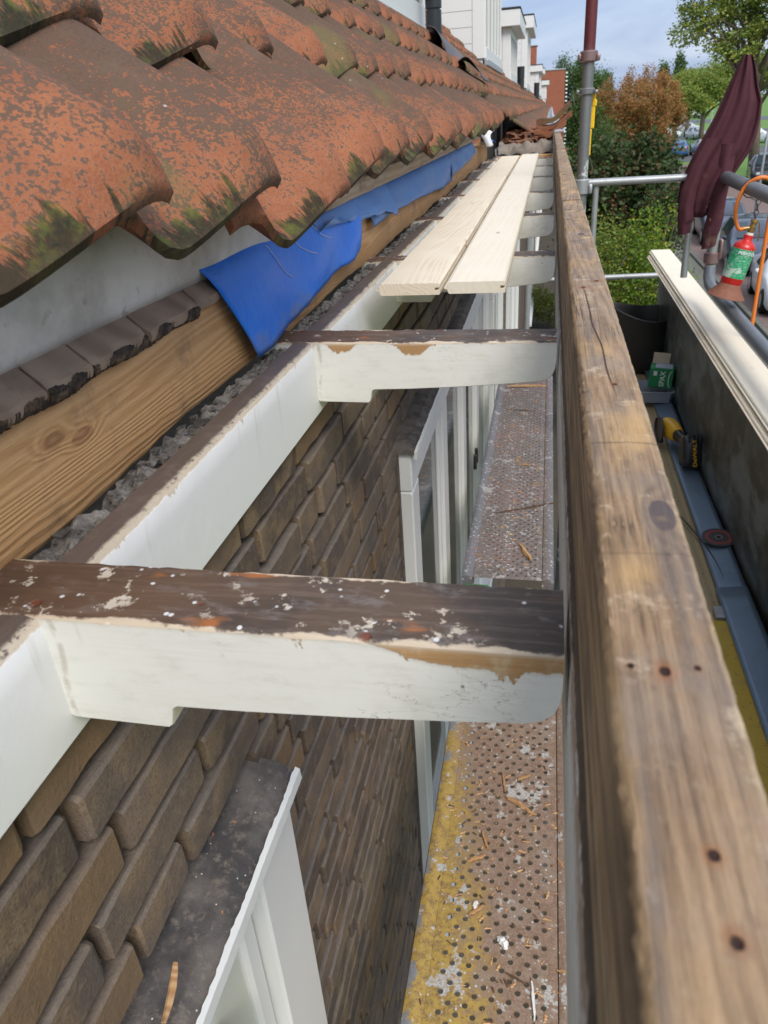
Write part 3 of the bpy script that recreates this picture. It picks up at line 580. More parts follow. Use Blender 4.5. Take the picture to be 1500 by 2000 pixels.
# flue pipe with lead flashing on the roof
def flue(parent,x,y,zt,r=.055):
    z0=roof_z(x)-.12; mb=MB(); zj=z0+.30
    tube(mb,[(x,y,z0),(x,y,zj)],r*1.04,24); tube(mb,[(x,y,zj+.001),(x,y,zj+.012)],r*.90,24); tube(mb,[(x,y,zj+.013),(x,y,zt)],r*1.08,24)
    return mb.build('flue_pipe','flue_plastic',parent,smooth=40)
flue(HOUSE,-.86,6.4,1.7)
def lead(u,v):
    x=-.86+.40*u; y=5.95+.75*v; bumpz=.055*math.sin(u*9.5+.4)*(1-v)**1.5*min(1,u*3)
    return (x,y,roof_z(x)+.062+bumpz*1.3+.05*max(0,u-.35)*math.sin(u*14)*(1-v))
mb=MB(); grid(mb,lead,30,12); solid(mb.build('lead_flashing','lead_sheet',HOUSE,smooth=True),.004)
# dormers
def dormer(parent,xf,y0,y1,z0,zt,over=.0,boards=.19,roofh=.28,front=.12,mat='white_siding'):
    """xf = front face; cheek boards face -y; real depth back into the roof"""
    xb=xf-2.4; mb=MB()
    z=z0-.05; zz=[]
    box(mb,(xf-.16,y0-.012,z0-.05),(xf+.01,y0+.02,zt),.006)          # corner trim
    zs=np.arange(z0-.05,zt+2,boards)
    for q in zs:
        if q>zt: break
        zt_=min(q+boards-.006,zt); mb.add([(xf-.161,y0,q),(xf-.161,y0,zt_),(xb,y0,zt_),(xb,y0,q),(xf-.161,y0+.014,zt_),(xb,y0+.014,zt_),(xf-.161,y0+.014,zt_+.006),(xb,y0+.014,zt_+.006)],[(0,1,2,3),(1,4,5,2),(4,6,7,5)])
    box(mb,(xb,y0+.016,z0-.4),(xf-.02,y1,zt),.002)
    d=mb.build('dormer',mat,parent)
    m2=MB(); n=5; ww=(y1-y0)/n
    box(m2,(xf-.02,y0+.02,z0-.05),(xf+.03,y1,z0+.09),.006); box(m2,(xf-.02,y0+.02,zt-.14),(xf+.02,y1,zt),.006)
    for i in range(n+1): box(m2,(xf-.02,max(y0+.02,y0+i*ww-.05),z0+.091),(xf+.02,min(y1,y0+i*ww+.07),zt-.141),.006)
    m2.build('window_frame',mat,d); m3=MB(); box(m3,(xf-.018,y0+.05,z0+.09),(xf-.006,y1-.05,zt-.14),.001); m3.build('pane','pane_glass',d)
    if roofh:
        m4=MB(); box(m4,(xb,y0-over,zt+.001),(xf+over+.05,y1+over,zt+roofh),.01); m4.build('flat_roof',mat,d)
        m5=MB(); box(m5,(xb,y0-over-.015,zt+roofh+.001),(xf+over+.065,y1+over+.015,zt+roofh+.04),.01); m5.build('roof_edge','flue_plastic',d)
    m6=MB(); box(m6,(xf+.0,y0-.02,z0-.14),(xf+.06,y1,z0-.055),.01); m6.build('base_flashing','zinc',d)
    return d
dormer(HOUSE,-1.00,2.2,6.75,.62,2.4,over=.2,roofh=.3)
# neighbouring houses of the terrace
def house(name,label,y0,y1,cols,wins,dn,fl=None,pipe=None,mat='tile',step=1):
    h=empty(name,(0,y0,0),label,'house','houses further along the terrace')
    tmp=[]
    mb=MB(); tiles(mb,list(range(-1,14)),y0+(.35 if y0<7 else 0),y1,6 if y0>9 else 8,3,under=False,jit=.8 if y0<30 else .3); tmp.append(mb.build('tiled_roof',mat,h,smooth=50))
    mb=MB(); deck(mb,y0,y1,-.40); mb.build('roof_deck','dark_board',h)
    far_wall(h,y0,y1,wins,pipe)
    for d in dn: dormer(h,*d[0],**d[1])
    if fl: flue(h,*fl)
    mb=MB(); box(mb,(-.46,y0,-.36),(-.40,y1,-.06),.003); mb.build('eaves_board','dark_board',h)
    mb=MB(); box(mb,(-.345,y0,-.42),(-.32,y1,-.30),.002); box(mb,(.01,y0,-.42),(.06,y1,-.20),.004); box(mb,(-.33,y0,-.34),(.02,y1,-.31),.002); mb.build('box_gutter','zinc',h)
    for o in h.children_recursive:
        if o.parent==h: o.matrix_parent_inverse=Matrix.Translation((0,-y0,0))
    return h
house('terraced_house','second house of the terrace, its white boarded dormer beside the grey flue',6.9,17.2,0,[(7.2,9.8),(14,16.8)],[((-.93,12,15.6,.66,2.6),dict(over=.1,roofh=.25))],None,12.6)
house('terraced_house','third house of the terrace with plain white dormer under a deep box roof',17.2,25,0,[(18,21)],[((-.92,19,22.5,.58,1.50),dict(over=.16,roofh=.30,boards=2.))],(-.83,23.3,.93,.09))
house('terraced_house','fourth house of the terrace with narrow boarded white dormer and cream fascia',25,36,0,[(26,34)],[((-.80,27,31,.54,2.05),dict(over=.14,roofh=.32,boards=.24))],(-.60,34.6,.78,.10))
house('terraced_house','fifth house of the terrace with black edged dormer roof',36,52,0,[(38,50)],[((-.66,42,46,.50,1.40),dict(over=.12,roofh=.27,boards=.3))],None)
house('terraced_house','farthest house of the terrace, small pale dormers against the red gable',52,76,0,[],[((-.74,56,60,.55,1.72),dict(over=.2,roofh=.3,boards=.4)),((-.42,64,68,.42,1.25),dict(over=.15,roofh=.3,boards=.4))],None)
mb=MB(); box(mb,(-.46,5.62,-.34),(-.43,6.9,-.06),.003); mb.build('eaves_board','dark_board',HOUSE)
g=empty('red_brick_building',(0,90,G),'red brick gable standing behind the end of the terrace','building')
mb=MB(); loft(mb,[[(-9,y,0),(1.42,y,0),(1.25,y,8.40),(-1.2,y,8.39),(-9,y,8.36)] for y in (0,14)]); mb.build('wall','red_brick',g)
mb=MB()
for i in range(20): box(mb,(1.20+.012*(20-i)*.5+.12,-.1,1.2+i*.36),(1.42+.006*(20-i)+.10,.3,1.2+i*.36+.14),.01)
mb.build('quoin','sign_white',g); mb=MB(); box(mb,(-9,-.06,8.41),(1.32,14.1,8.52),.02); mb.build('coping','zinc',g)
g=empty('chimney',(-1.35,50,1.2),'small red brick chimney rising behind the fourth white dormer','chimney')
mb=MB(); box(mb,(-.5,0,0),(.42,.8,1.72),.02); mb.build('stack','red_brick',g); mb=MB(); box(mb,(-.55,-.05,1.721),(.47,.85,1.80),.02); mb.build('cap','zinc',g)
# ------------------------------------------------------------------ stripped box gutter
GUT=empty('box_gutter',(0,0,-.3),'stripped wooden box gutter frame with white peeling brackets between fascia and front board','gutter')
def child(o,par=GUT):
    o.parent=par; o.matrix_parent_inverse=Matrix.Translation(-par.location); return o
def bracket_mesh():
    base=[(-.425,0),(-.425,-.066),(-.346,-.066),(-.346,-.094),(-.342,-.097),(-.30,-.0975),(-.264,-.098),(-.2605,-.095),(-.257,-.079),(-.253,-.0765),(-.20,-.0750),(-.12,-.071),(-.05,-.066),(0,-.0615),(.010,-.058),(.0165,-.051),(.0195,-.042),(.0205,-.03),(.0205,0)]
    top=[(x,0) for x in np.linspace(.012,-.418,44)]
    prof_=base+top; n=len(prof_); rings=[]; TH=.073
    from mathutils import noise as mn_
    ys=[0,.0022,.006,.02,.036,.053,.067,.0708,TH]
    for k,y in enumerate(ys):
        r=[]
        for (x,z) in prof_:
            e=0.
            if k in(0,len(ys)-1): e=.0022
            if z==0:
                zz=-e-(.0012+.0016*mn_.noise(Vector((x*60,y*200,1)))) - (.0018*abs(mn_.noise(Vector((x*130,5,k)))) if k in(0,1,7,8) else 0); xx=x
            else: zz=z+(e*.6 if z<-.03 else 0); xx=x
            r.append((xx,y,zz))
        rings.append(r)
    mb=MB(); loft(mb,rings); return mb
bm0=child(bracket_mesh().build('bracket','bracket_paint',None,smooth=30)); bm0.location=(0,.372,-.2972); bm0.pass_index=1
for i in range(1,8):
    c=bm0.copy(); COL.objects.link(c); c.location=(0,.372+.70*i+[0,.008,0,.01,-.008,0,0,0][i],-.2972-[0,.002,0,.001,0,0,0,0][i]); c.rotation_euler=(0,[0,.004,-.004,.003,0,0,0,0][i],0)
    c.pass_index=2 if i==1 else 0
    if i==1: c['label']='second white bracket with two patches of bare orange wood'
bm0['label']='nearest white bracket with dark stained top and peeled right end'
mb=MB(); N=420; rings=[]
for i in range(N+1):
    y=-.15+5.9*i/N; e=RNG.uniform(-.0012,.0012); e2=RNG.uniform(-.0016,.0016)
    rings.append([(-.366,y,-.414),(-.347,y,-.414),(-.345,y,-.412),(-.345,y,-.330),(-.3448,y,-.306+e),(-.3475+e*.6,y,-.301+e2),(-.358,y,-.2995+e2*.5),(-.376,y,-.300),(-.380,y,-.31),(-.366,y,-.33)])
loft(mb,rings); child(mb.build('fascia','fascia_paint',smooth=40))
def front_ring(y,ext=0.):
    e=lambda a: RNG.uniform(-a,a)
    return [(.0275,y,-.406),(.065,y,-.406),(.067,y,-.402),(.067,y,-.30),(.0672,y,-.20),(.067+e(.0004),y,-.1775),(.0655+e(.0005),y,-.1742+e(.0003)),(.0625,y,-.1733),(.050,y,-.1730+e(.00025)),(.040,y,-.1732+e(.00025)),(.0315,y,-.1735),(.0290+e(.0006),y,-.1745+e(.0006)),(.0268+e(.0007),y,-.1775+e(.0008)),(.0262,y,-.184),(.0260,y,-.22),(.0258,y,-.262),(.0262,y,-.272),(.0245+e(.0006),y,-.276+e(.001)),(.0243+e(.0005),y,-.285),(.0243+e(.0003),y,-.31),(.0245,y,-.402)]
for (a,b,n) in [(-.12,1.655,430),(1.662,5.75,260)]:
    mb=MB(); loft(mb,[front_ring(a+(b-a)*i/n) for i in range(n+1)])
    child(mb.build('front_board','front_board_wood',smooth=40))
# rubble and mortar between wall plate and fascia
def rub(u,v):
    from mathutils import noise as mn_
    x=-.418+.046*u; y=-.1+5.7*v; q=Vector((x*22,y*22,0))
    return (x,y,-.310+.010*mn_.noise(q)+.008*mn_.noise(q*2.7)+.004*mn_.noise(q*7)-.004*(u>.9)-.012*(u<.12))
mb=MB(); grid(mb,rub,14,1300); tag(child(mb.build('mortar_bed','rubble',smooth=False)))
mb=MB()
for i in range(520):
    y=RNG.uniform(.1,5.4); x=RNG.uniform(-.410,-.380); s_=RNG.uniform(.0012,.0052); c=np.array([x,y,-.309+s_*.5]); V=[]; 
    for a in (-1,1):
        for b_ in (-1,1):
            for d in (-1,1): V.append(c+np.array([a,b_*1.5,d*.8])*s_*RNG.uniform(.5,1.1,3))
    mb.add(V,[(0,1,3,2),(4,6,7,5),(0,4,5,1),(2,3,7,6),(0,2,6,4),(1,5,7,3)],0)
tag(child(mb.build('mortar_crumb','rubble')),kind='stuff')
# ------------------------------------------------------------------ new boards
def tg_board(name,x0,x1,y0,y1,zt,mat,label,group,th=.021):
    """tongue and groove board, groove on the +x edge, tongue on the -x edge"""
    g0,g1=zt-th*.62,zt-th*.38; c=.003
    pr_=[(x0+.001,zt-th+c),(x0+c,zt-th),(x1-.001,zt-th),(x1,zt-th+.001),(x1,g0),(x1-.009,g0),(x1-.009,g1),(x1,g1),(x1,zt-c),(x1-c,zt),(x0+c,zt),(x0,zt-c),(x0,g1),(x0-.006,g1-.001),(x0-.006,g0+.001),(x0,g0)]
    mb=MB(); n=10; loft(mb,[[(px,y0+(y1-y0)*i/n,pz) for px,pz in pr_] for i in range(n+1)])
    return tag(mb.build(name,mat),label,'board',group)
tg_board('floor_board',-.304,-.190,1.395,5.35,-.2775,'new_pine','new pine gutter board beside the wall, left of the pair, clear brown grain','new pine boards laid on the brackets')
o=tg_board('floor_board',-.176,-.070,1.40,5.45,-.2775,'pale_pine','new pine gutter board nearer the front board, right of the pair, paler','new pine boards laid on the brackets')
tg_board('spare_board',.622,.738,.4,4.95,-.82,'pale_pine','new pale board lying on top of the pair on the black toe sheet','new boards stacked outside the gutter')
tg_board('spare_board',.606,.722,.35,4.90,-.842,'new_pine','new grooved board underneath the top one on the black toe sheet','new boards stacked outside the gutter')
# ------------------------------------------------------------------ scaffold
ZP=-1.45
SCAF=empty('scaffold',(.137,3.5,G),'galvanised tube scaffold frame with red brown topped standard rising beside the gutter front board','scaffold')
def sc(o): return child(o,SCAF)
mb=MB(); tube(mb,[(.137,3.5,G),(.137,3.5,1.2)],.0225,24); sc(mb.build('standard','pole_metal',smooth=40))
def coupler(z,h,r,mat='coupler_metal'):
    mb=MB(); tube(mb,[(.137,3.5,z-h),(.137,3.5,z-h+.004),(.137,3.5,z+h-.004),(.137,3.5,z+h)],[r-.004,r,r,r-.004],24); box(mb,(.137-.042,3.47,z-h*.6),(.137-.030,3.53,z+h*.5),.003); box(mb,(.137+.028,3.475,z-h*.9),(.137+.043,3.525,z+h*.3),.003)
    return sc(mb.build('coupler',mat,smooth=40))
coupler(.155,.019,.034); coupler(.035,.012,.031,'pole_metal'); coupler(-.315,.03,.032,'galv')
mb=MB(); tube(mb,[(.69,3.5,-.66),(.69,3.5,-.02)],.0225,20); sc(mb.build('standard','galv',smooth=40))
mb=MB(); tube(mb,[(.69,3.5,-.645),(.69,3.5,-.64),(.69,3.5,-.60),(.69,3.5,-.595)],[.024,.030,.030,.024],20); box(mb,(.715,3.48,-.625),(.728,3.52,-.545),.003); sc(mb.build('coupler','coupler_metal',smooth=40))
mb=MB(); tube(mb,[(.69,3.5,-.66),(.69,3.49,-.70),(.69,3.45,-.722),(.69,3.38,-.728),(.69,.3,-.728)],.0235,20); sc(mb.build('lower_rail','dark_galv',smooth=40))
mb=MB(); tube(mb,[(.69,3.7,-.30),(.69,.3,-.303)],.0235,20); sc(mb.build('upper_rail','dark_galv',smooth=40))
mb=MB(); tube(mb,[(.15,3.5,-.302),(.69,3.5,-.300)],.015,16); sc(mb.build('end_rail','galv',smooth=40))
mb=MB(); tube(mb,[(-.23,5.2,-1.037),(.72,5.2,-1.02)],.017,16); sc(mb.build('end_rail','galv',smooth=40))
mb=MB(); tube(mb,[(.197,3.51,-.31),(.197,3.51,-.72)],.012,14); sc(mb.build('baluster','galv',smooth=40))
mb=MB(); tube(mb,[(.585,3.51,-.31),(.590,3.51,-.70)],.014,14); sc(mb.build('baluster','galv',smooth=40))
mb=MB(); tube(mb,[(-.30,2.12,ZP-.06),(.80,2.12,ZP-.06)],.024,16); sc(mb.build('ledger','coupler_metal',smooth=40))
mb=MB(); box(mb,(-.235,2.105,ZP-.03),(-.150,2.165,ZP-.003),.004); sc(mb.build('plastic_cap','tube_green',smooth=40))
mb=MB(); box(mb,(.150,3.53,-.20),(.166,3.54,-.10),.003); box(mb,(.155,3.53,-.10),(.175,3.542,.03),.003); box(mb,(.160,3.528,-.02),(.180,3.548,.005),.003)
tag(mb.build('tag_holder','clip_yellow'),'yellow plastic scaffold tag holder hanging behind the tall pole','tag holder')
def plank(x0,x1,y0,y1,mat,label,seed):
    r=random.Random(seed); p=empty('scaffold_plank',((x0+x1)/2,y0,ZP),label,'scaffold plank','perforated walkway planks')
    mb=MB(); pt,ry,R_=.0315,.0185,.0056; xa,xb=x0+.045,x1-.045; nx=int((xb-xa)/pt); xa+=((xb-xa)-nx*pt)/2; ny=int((y1-y0-.03)/ry)
    def q(a,b,c,d,z=ZP): mb.add([(a,c,z),(b,c,z),(b,d,z),(a,d,z)],[(0,1,2,3)])
    for j in range(ny):
        ya=y0+.015+j*ry; yb=ya+ry; sh=pt/2 if j%2 else 0
        for i in range(nx-(1 if j%2 else 0)):
            a=xa+i*pt+sh; b=a+pt; cx,cy=(a+b)/2,(ya+yb)/2; V=[(a,ya,ZP),(b,ya,ZP),(b,yb,ZP),(a,yb,ZP)]; n=12
            for k in range(n): an=2*math.pi*k/n-math.pi*3/4; V.append((cx+R_*math.cos(an),cy+R_*math.sin(an),ZP))
            for k in range(n): an=2*math.pi*k/n-math.pi*3/4; V.append((cx+R_*1.02*math.cos(an),cy+R_*1.02*math.sin(an),ZP-.004))
            F=[]
            for c_ in range(4):
                s_=4+c_*3; F.append((c_,(c_+1)%4,4+(c_*3+3)%n,4+(c_*3+2)%n,4+(c_*3+1)%n,4+c_*3))
            for k in range(n): F.append((4+k,4+(k+1)%n,4+n+(k+1)%n,4+n+k))
            mb.add(V,F)
        if sh: q(xa,xa+sh,ya,yb); q(xa+nx*pt-pt/2,xa+nx*pt,ya,yb)
    yb=y0+.015+ny*ry
    q(x0+.040,xa,y0,y1); q(xa+nx*pt,x1-.040,y0,y1); q(xa,xa+nx*pt,y0,y0+.015); q(xa,xa+nx*pt,yb,y1)
    child(mb.build('deck',mat),p)
    for (a,b,s_) in ((x0,x0+.0395,1),(x1-.0395,x1,-1)):
        m2=MB(); e=(b-a)*.25; pf=[(a,ZP-.05),(b,ZP-.05),(b,ZP-.001),(b-e if s_>0 else b,ZP+.001),(b-2*e,ZP+.006),(a+e,ZP+.006),(a+.002,ZP+.003),(a,ZP-.002)]
        loft(m2,[[(u,y0+(y1-y0)*i/20,v) for u,v in pf] for i in range(21)]); child(m2.build('side_rim',mat,smooth=40),p)
    return p
plank(-.208,.112,.25,2.02,'plank_yellow','near perforated walkway plank with yellow inner edge and paint splashes',1)
pf=plank(-.250,.068,2.20,4.45,'plank_grey','far perforated walkway plank, grey and spattered with white paint',2)
sheetm=MB(); box(sheetm,(.13,.2,ZP-.035),(.74,4.9,ZP-.008),.003); tag(sheetm.build('plywood_deck','ply'),'brown plywood deck board outside the gutter under the grinder','deck board')
mb=MB(); box(mb,(.13,.25,ZP-.007),(.60,2.02,ZP+.010),.003); tag(mb.build('yellow_deck','yellow_deck'),'yellow worn deck panel beyond the metal strip at lower right','deck board')
# zinc strips on the deck
def strip(x0,x1,y0,y1,z,label,sk=0.):
    mb=MB(); n=20
    def fn(u,v): return (x0+(x1-x0)*u+sk*v,y0+(y1-y0)*v,z+.004*math.sin(v*9)*(u)+.010*u)
    grid(mb,fn,6,n); o=mb.build('metal_strip','blue_zinc',smooth=True); solid(o,.002); return tag(o,label,'metal strip','blue grey strips along the deck edge')
strip(.585,.680,.5,2.19,ZP+.018,'nearest blue grey metal strip along the deck edge, past the cutting disc')
strip(.592,.682,2.15,4.02,ZP+.010,'middle blue grey metal strip lying under the yellow angle grinder')
strip(.600,.685,3.95,4.50,ZP+.020,'farthest blue grey metal strip end in front of the screw box')
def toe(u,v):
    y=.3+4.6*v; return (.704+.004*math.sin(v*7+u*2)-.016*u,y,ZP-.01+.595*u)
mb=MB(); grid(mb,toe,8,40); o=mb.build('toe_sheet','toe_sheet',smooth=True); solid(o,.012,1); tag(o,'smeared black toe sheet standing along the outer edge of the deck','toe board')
mb=MB(); tube(mb,[(.681,y,ZP+.012+.003*math.sin(y*30)) for y in np.arange(.5,4.4,.03)],.004,5); tag(mb.build('debris_line','dark_wood_chip'),kind='stuff',label='dark dirt and chips collected along the foot of the black sheet',cat='debris')
# flexible tub
b=empty('rubber_bucket',(.62,4.62,ZP),'black flexible rubber bucket with some rubbish inside at the far end of the deck','bucket')
def bring(z,r,th): return [((r*(1+.08*math.cos(2*a)))*math.cos(a),r*math.sin(a)*.95,z+ (.028*math.cos(2*a) if z>.3 else 0)) for a in [2*math.pi*i/36 for i in range(36)]]
mb=MB(); rs=[(0,.135),(.02,.148),(.12,.165),(.24,.185),(.33,.202),(.352,.212),(.356,.206),(.34,.196),(.24,.178),(.12,.158),(.03,.14)]
loft(mb,[bring(z,r,0) for z,r in rs],caps=True); mb.build('tub','black_rubber',b,smooth=40)
for s_ in (-1,1):
    mb=MB(); tube(mb,[(s_*.225*math.cos(a)*1.0,.10*math.sin(a*1.0)+0,.375+.0) if False else (s_*(.222+.012*math.cos(a)),.085*math.sin(a),.375+.04*math.cos(a)) for a in np.linspace(-1.5,1.5,13)],.009,8); mb.build('handle','black_rubber',b,smooth=True)
mb=MB()
for i in range(16):
    c=np.array([RNG.uniform(-.1,.1),RNG.uniform(-.1,.1),.20+RNG.uniform(0,.03)]); d=RNG.uniform(-1,1,3)*[.03,.03,.012]; tube(mb,[c-d,c+d],RNG.uniform(.004,.010),5)
tag(mb.build('rubbish','splinter_wood',b),kind='stuff')
# clear tub and screw box
t=empty('plastic_tub',(.600,4.02,ZP+.02),'clear plastic tub of loose screws under the green box','tub')
mb=MB(); R4=lambda a,b_,z: [(x*a,y*b_,z) for x,y in [(-1,-.8),(-.8,-1),(.8,-1),(1,-.8),(1,.8),(.8,1),(-.8,1),(-1,.8)]]
loft(mb,[R4(.078,.085,0),R4(.088,.095,.055),R4(.095,.102,.058),R4(.095,.102,.062),R4(.086,.093,.062),R4(.076,.083,.006)]); mb.build('tub','tub_plastic',t,smooth=40)
mb=MB()
for i in range(90):
    c=np.array([RNG.uniform(-.07,.07),RNG.uniform(-.08,.08),RNG.uniform(.01,.035)]); a=RNG.uniform(0,6.3); d=np.array([math.cos(a),math.sin(a),RNG.uniform(-.3,.3)])*.016; tube(mb,[c-d,c+d*.8,c+d],[.0012,.002,.005],6)
tag(mb.build('screws','screw_metal',t),kind='stuff')
bx=empty('screw_box',(.622,4.02,ZP+.088),'green cardboard screw box with open beige flap standing on the clear tub','box'); bx.rotation_euler=(0,math.radians(3),math.radians(-10))
mb=MB(); box(mb,(-.060,-.045,0),(.060,.045,.105),.003); mb.build('carton','box_green',bx)
mb=MB(); box(mb,(-.055,.038,.1055),(.03,.041,.165),.001); mb.build('flap','card',bx)
mb=MB(); box(mb,(-.035,-.035,.1057),(.050,.040,.1075),.001); mb.build('top_label','label_lilac',bx)
MR=frame_m((.008,-.0458,.05),(0,0,1),(-1,0,0)); text('lettering','SPAX',.036,'label_white',bx,MR)
mb=MB(); tube(mb,[(.056-.018*math.cos(a),-.0462,.052+.048*math.sin(a)) for a in np.linspace(-1.2,1.2,9)],.0018,5); mb.build('printed_curve','label_white',bx); mb=MB(); box(mb,(-.040,-.0465,.066),(-.022,-.0455,.090),.001); mb.build('printed_mark','label_white',bx)
# angle grinder
g=empty('angle_grinder',(.645,3.10,ZP+.03),'yellow and black cordless angle grinder lying on the metal strip, battery toward the camera','angle grinder'); g.rotation_euler=(0,0,math.radians(7)); g.scale=(.86,.95,1.0)
mb=MB(); el=lambda c,ry_,rz,n=18,p=2.6: [(c[0]+ry_*np.sign(math.cos(a))*abs(math.cos(a))**(2/p),c[1],c[2]+rz*np.sign(math.sin(a))*abs(math.sin(a))**(2/p)) for a in [2*math.pi*i/n for i in range(n)]]
loft(mb,[el((-.012,.395,.055),.018,.022),el((-.014,.388,.055),.036,.036),el((-.012,.35,.056),.044,.042),el((-.008,.30,.056),.042,.042),el((-.004,.265,.056),.036,.038),el((0,.24,.056),.028,.030)]); mb.build('gear_housing','yellow_plastic',g,smooth=50)
mb=MB(); loft(mb,[el((0,.245,.056),.026,.027),el((.004,.20,.058),.022,.023),el((.008,.15,.060),.023,.025),el((.010,.12,.060),.030,.032)]); mb.build('handle','black_plastic',g,smooth=50)
mb=MB(); loft(mb,[el((.010,.125,.060),.030,.030,p=4),el((.010,.105,.060),.042,.036,p=4),el((.010,.085,.060),.044,.038,p=4)]); box(mb,(-.022,.09,.090),(.044,.118,.104),.004); mb.build('collar','yellow_plastic',g,smooth=50)
mb=MB(); box(mb,(-.040,.0,.0),(.058,.084,.115),.012)
for i in range(4): box(mb,(-.018+i*.018,-.003,.085),(-.008+i*.018,.0,.118),.001)
bat=mb.build('battery','black_plastic',g,smooth=40); bat.rotation_euler=(math.radians(-28),0,0); bat.location=(0,-.02,.02); bat.scale=(1.,1.,1.15)
text('lettering','DeWALT',.026,'yellow_plastic',bat,frame_m((.012,-.0035,.045),(0,0,1),(-1,0,0)),.0006)
mb=MB(); tube(mb,[(-.058,.34,.050),(-.066,.34,.050)],.058,28); mb.build('disc','dark_steel',g,smooth=30)
mb=MB(); loft(mb,[[( -.052+dx,.34+.062*math.cos(a)*r,.050+.062*math.sin(a)*r) for a in np.linspace(-2.4,.6,18)] for dx,r in ((0,.3),(0,1.04),(-.022,1.04),(-.022,1.0))],closed=False); solid(mb.build('guard','dark_steel',g),.002)
# cutting disc
cdk=empty('cutting_disc',(.650,2.50,ZP+.030),'thin dark cutting disc with worn red ring lying on the metal strip','disc'); cdk.rotation_euler=(.06,-.05,.3)
def annul(mb,r0,r1,z0,z1,n=40): loft(mb,[[(r*math.cos(2*math.pi*i/n),r*math.sin(2*math.pi*i/n),z) for i in range(n)] for r,z in ((r0,z0),(r1,z0),(r1,z1),(r0,z1),(r0,z0))],caps=False)
mb=MB(); annul(mb,.011,.058,0,.002); mb.build('abrasive','dark_steel',cdk); mb=MB(); annul(mb,.036,.044,.0021,.0026); mb.build('red_ring','disc_red',cdk); mb=MB(); annul(mb,.008,.013,0,.0034); mb.build('hub','chrome',cdk)
mb=MB(); tube(mb,[(.55+.03*math.sin(q*2.2)+.05*q,2.68-.42*q,ZP+.012) for q in np.linspace(0,1,14)],.003,6); tag(mb.build('steel_strap','dark_steel'),'thin dark steel strap curling on the plywood beside the cutting disc','strap')
mb=MB(); box(mb,(.56,2.03,ZP+.0),(.68,2.09,ZP+.016),.003); tag(mb.build('aluminium_edge','galv'),'short bright aluminium edging between plywood and yellow panel','edging')
# jacket over the outer standard
J=empty('jacket',(.69,3.5,.11),'maroon work jacket draped over the top of the outer scaffold post','jacket')
def jx(u,v,y=3.5): pass
def cloth(name,secs,folds,amp,n=56,seed=0,cap=False):
    """secs = (xl, xr, z_left, z_right, depth)"""
    mb=MB(); rings=[]; r=random.Random(seed); ph=[r.uniform(0,6) for _ in range(4)]
    K=len(secs); M_=6*(K-1)
    for q in range(M_+1):
        f_=q/6; i=min(int(f_),K-2); u=f_-i; u2=u
        s0,s1=secs[i],secs[i+1]; xl,xr,zl,zr,dp=[a+(b_-a)*u2 for a,b_ in zip(s0,s1)]
        ring=[]
        for j in range(n):
            a=2*math.pi*j/n; c_,s_=math.cos(a),math.sin(a); x=(xl+xr)/2+(xr-xl)/2*c_; z=(zl+zr)/2+(zr-zl)/2*c_
            t=q/M_; fo=amp*(.35+.65*t)*(math.sin(folds*a+ph[0]+1.2*math.sin(t*3+ph[1]))*.6+.4*math.sin(folds*1.7*a+ph[2]+t*2))
            y=dp*s_+fo*(1 if abs(s_)>.12 else .3); ring.append((x+fo*.18-.69,y,z-.11))
        rings.append(ring)
    loft(mb,rings,caps=True); o=mb.build(name,'maroon_cloth',J,smooth=60); return o
cloth('body',[(.703,.738,.118,.116,.014),(.690,.755,.08,.075,.024),(.670,.775,.03,.01,.034),(.650,.797,-.03,-.04,.046),(.628,.800,-.09,-.10,.052),(.60,.795,-.15,-.16,.056),(.572,.785,-.21,-.205,.060),(.548,.760,-.27,-.25,.060),(.53,.725,-.33,-.31,.056),(.528,.705,-.39,-.38,.050),(.540,.690,-.435,-.43,.040),(.562,.672,-.455,-.45,.02)],6,.028,100,3)
cloth('sleeve',[(.60,.66,-.16,-.16,.02),(.555,.61,-.26,-.26,.030),(.530,.590,-.34,-.34,.032),(.524,.585,-.41,-.41,.032),(.530,.592,-.46,-.455,.030),(.532,.583,-.475,-.470,.027),(.536,.585,-.515,-.505,.026)],3,.006,40,5).location=(0,-.05,0)
cloth('sleeve',[(.66,.72,-.18,-.18,.02),(.655,.715,-.28,-.28,.030),(.648,.706,-.38,-.38,.034),(.640,.706,-.46,-.455,.034),(.634,.700,-.515,-.50,.030),(.640,.694,-.53,-.52,.026),(.636,.690,-.575,-.56,.026)],3,.006,40,9).location=(0,-.05,0)
# gas torch on its hook
TX,TY=.716,3.0
tch=empty('gas_torch',(TX,TY,-.427),'red gas torch with worn green label and rusty bell hanging from the rail','gas torch')
ax=Vector((-.225,0,-.974)).normalized(); 
def tp(s_): return tuple(ax*s_*.75)
def rev(name,pr_,mat,n=32,par=tch): 
    mb=MB(); tube(mb,[tp(s_) for s_,r in pr_],[r for s_,r in pr_],n); return mb.build(name,mat,par,smooth=40)
rev('cylinder',[(.040,.013),(.042,.016),(.062,.016),(.066,.018),(.078,.030),(.088,.036),(.098,.0385),(.262,.0385),(.268,.036)],'torch_red')
lab=rev('label',[(.103,.0386),(.1031,.0392),(.238,.0392),(.2381,.0386)],'torch_label')
rev('burner_bell',[(.262,.032),(.27,.037),(.285,.040),(.315,.058),(.332,.068),(.334,.066)],'rust')
rev('neck_ring',[(.030,.010),(.0305,.013),(.041,.013)],'label_white')
mb=MB(); tube(mb,[tp(-.030),tp(-.018),tp(-.016),tp(.0),tp(.002),tp(.030)],[.013,.014,.010,.010,.013,.011],16); tube(mb,[(0,0,-.005),(-.04,-.004,-.008)],.007,10); tube(mb,[(.018,-.01,.012),(.024,-.012,-.035),(.02,-.012,-.05)],.0025,8); mb.build('valve','brass',tch,smooth=40)
side=ax.cross(Vector((0,1,0))).normalized(); yv=Vector((0,-1,0)); cw=Vector((.98,0,-.20))
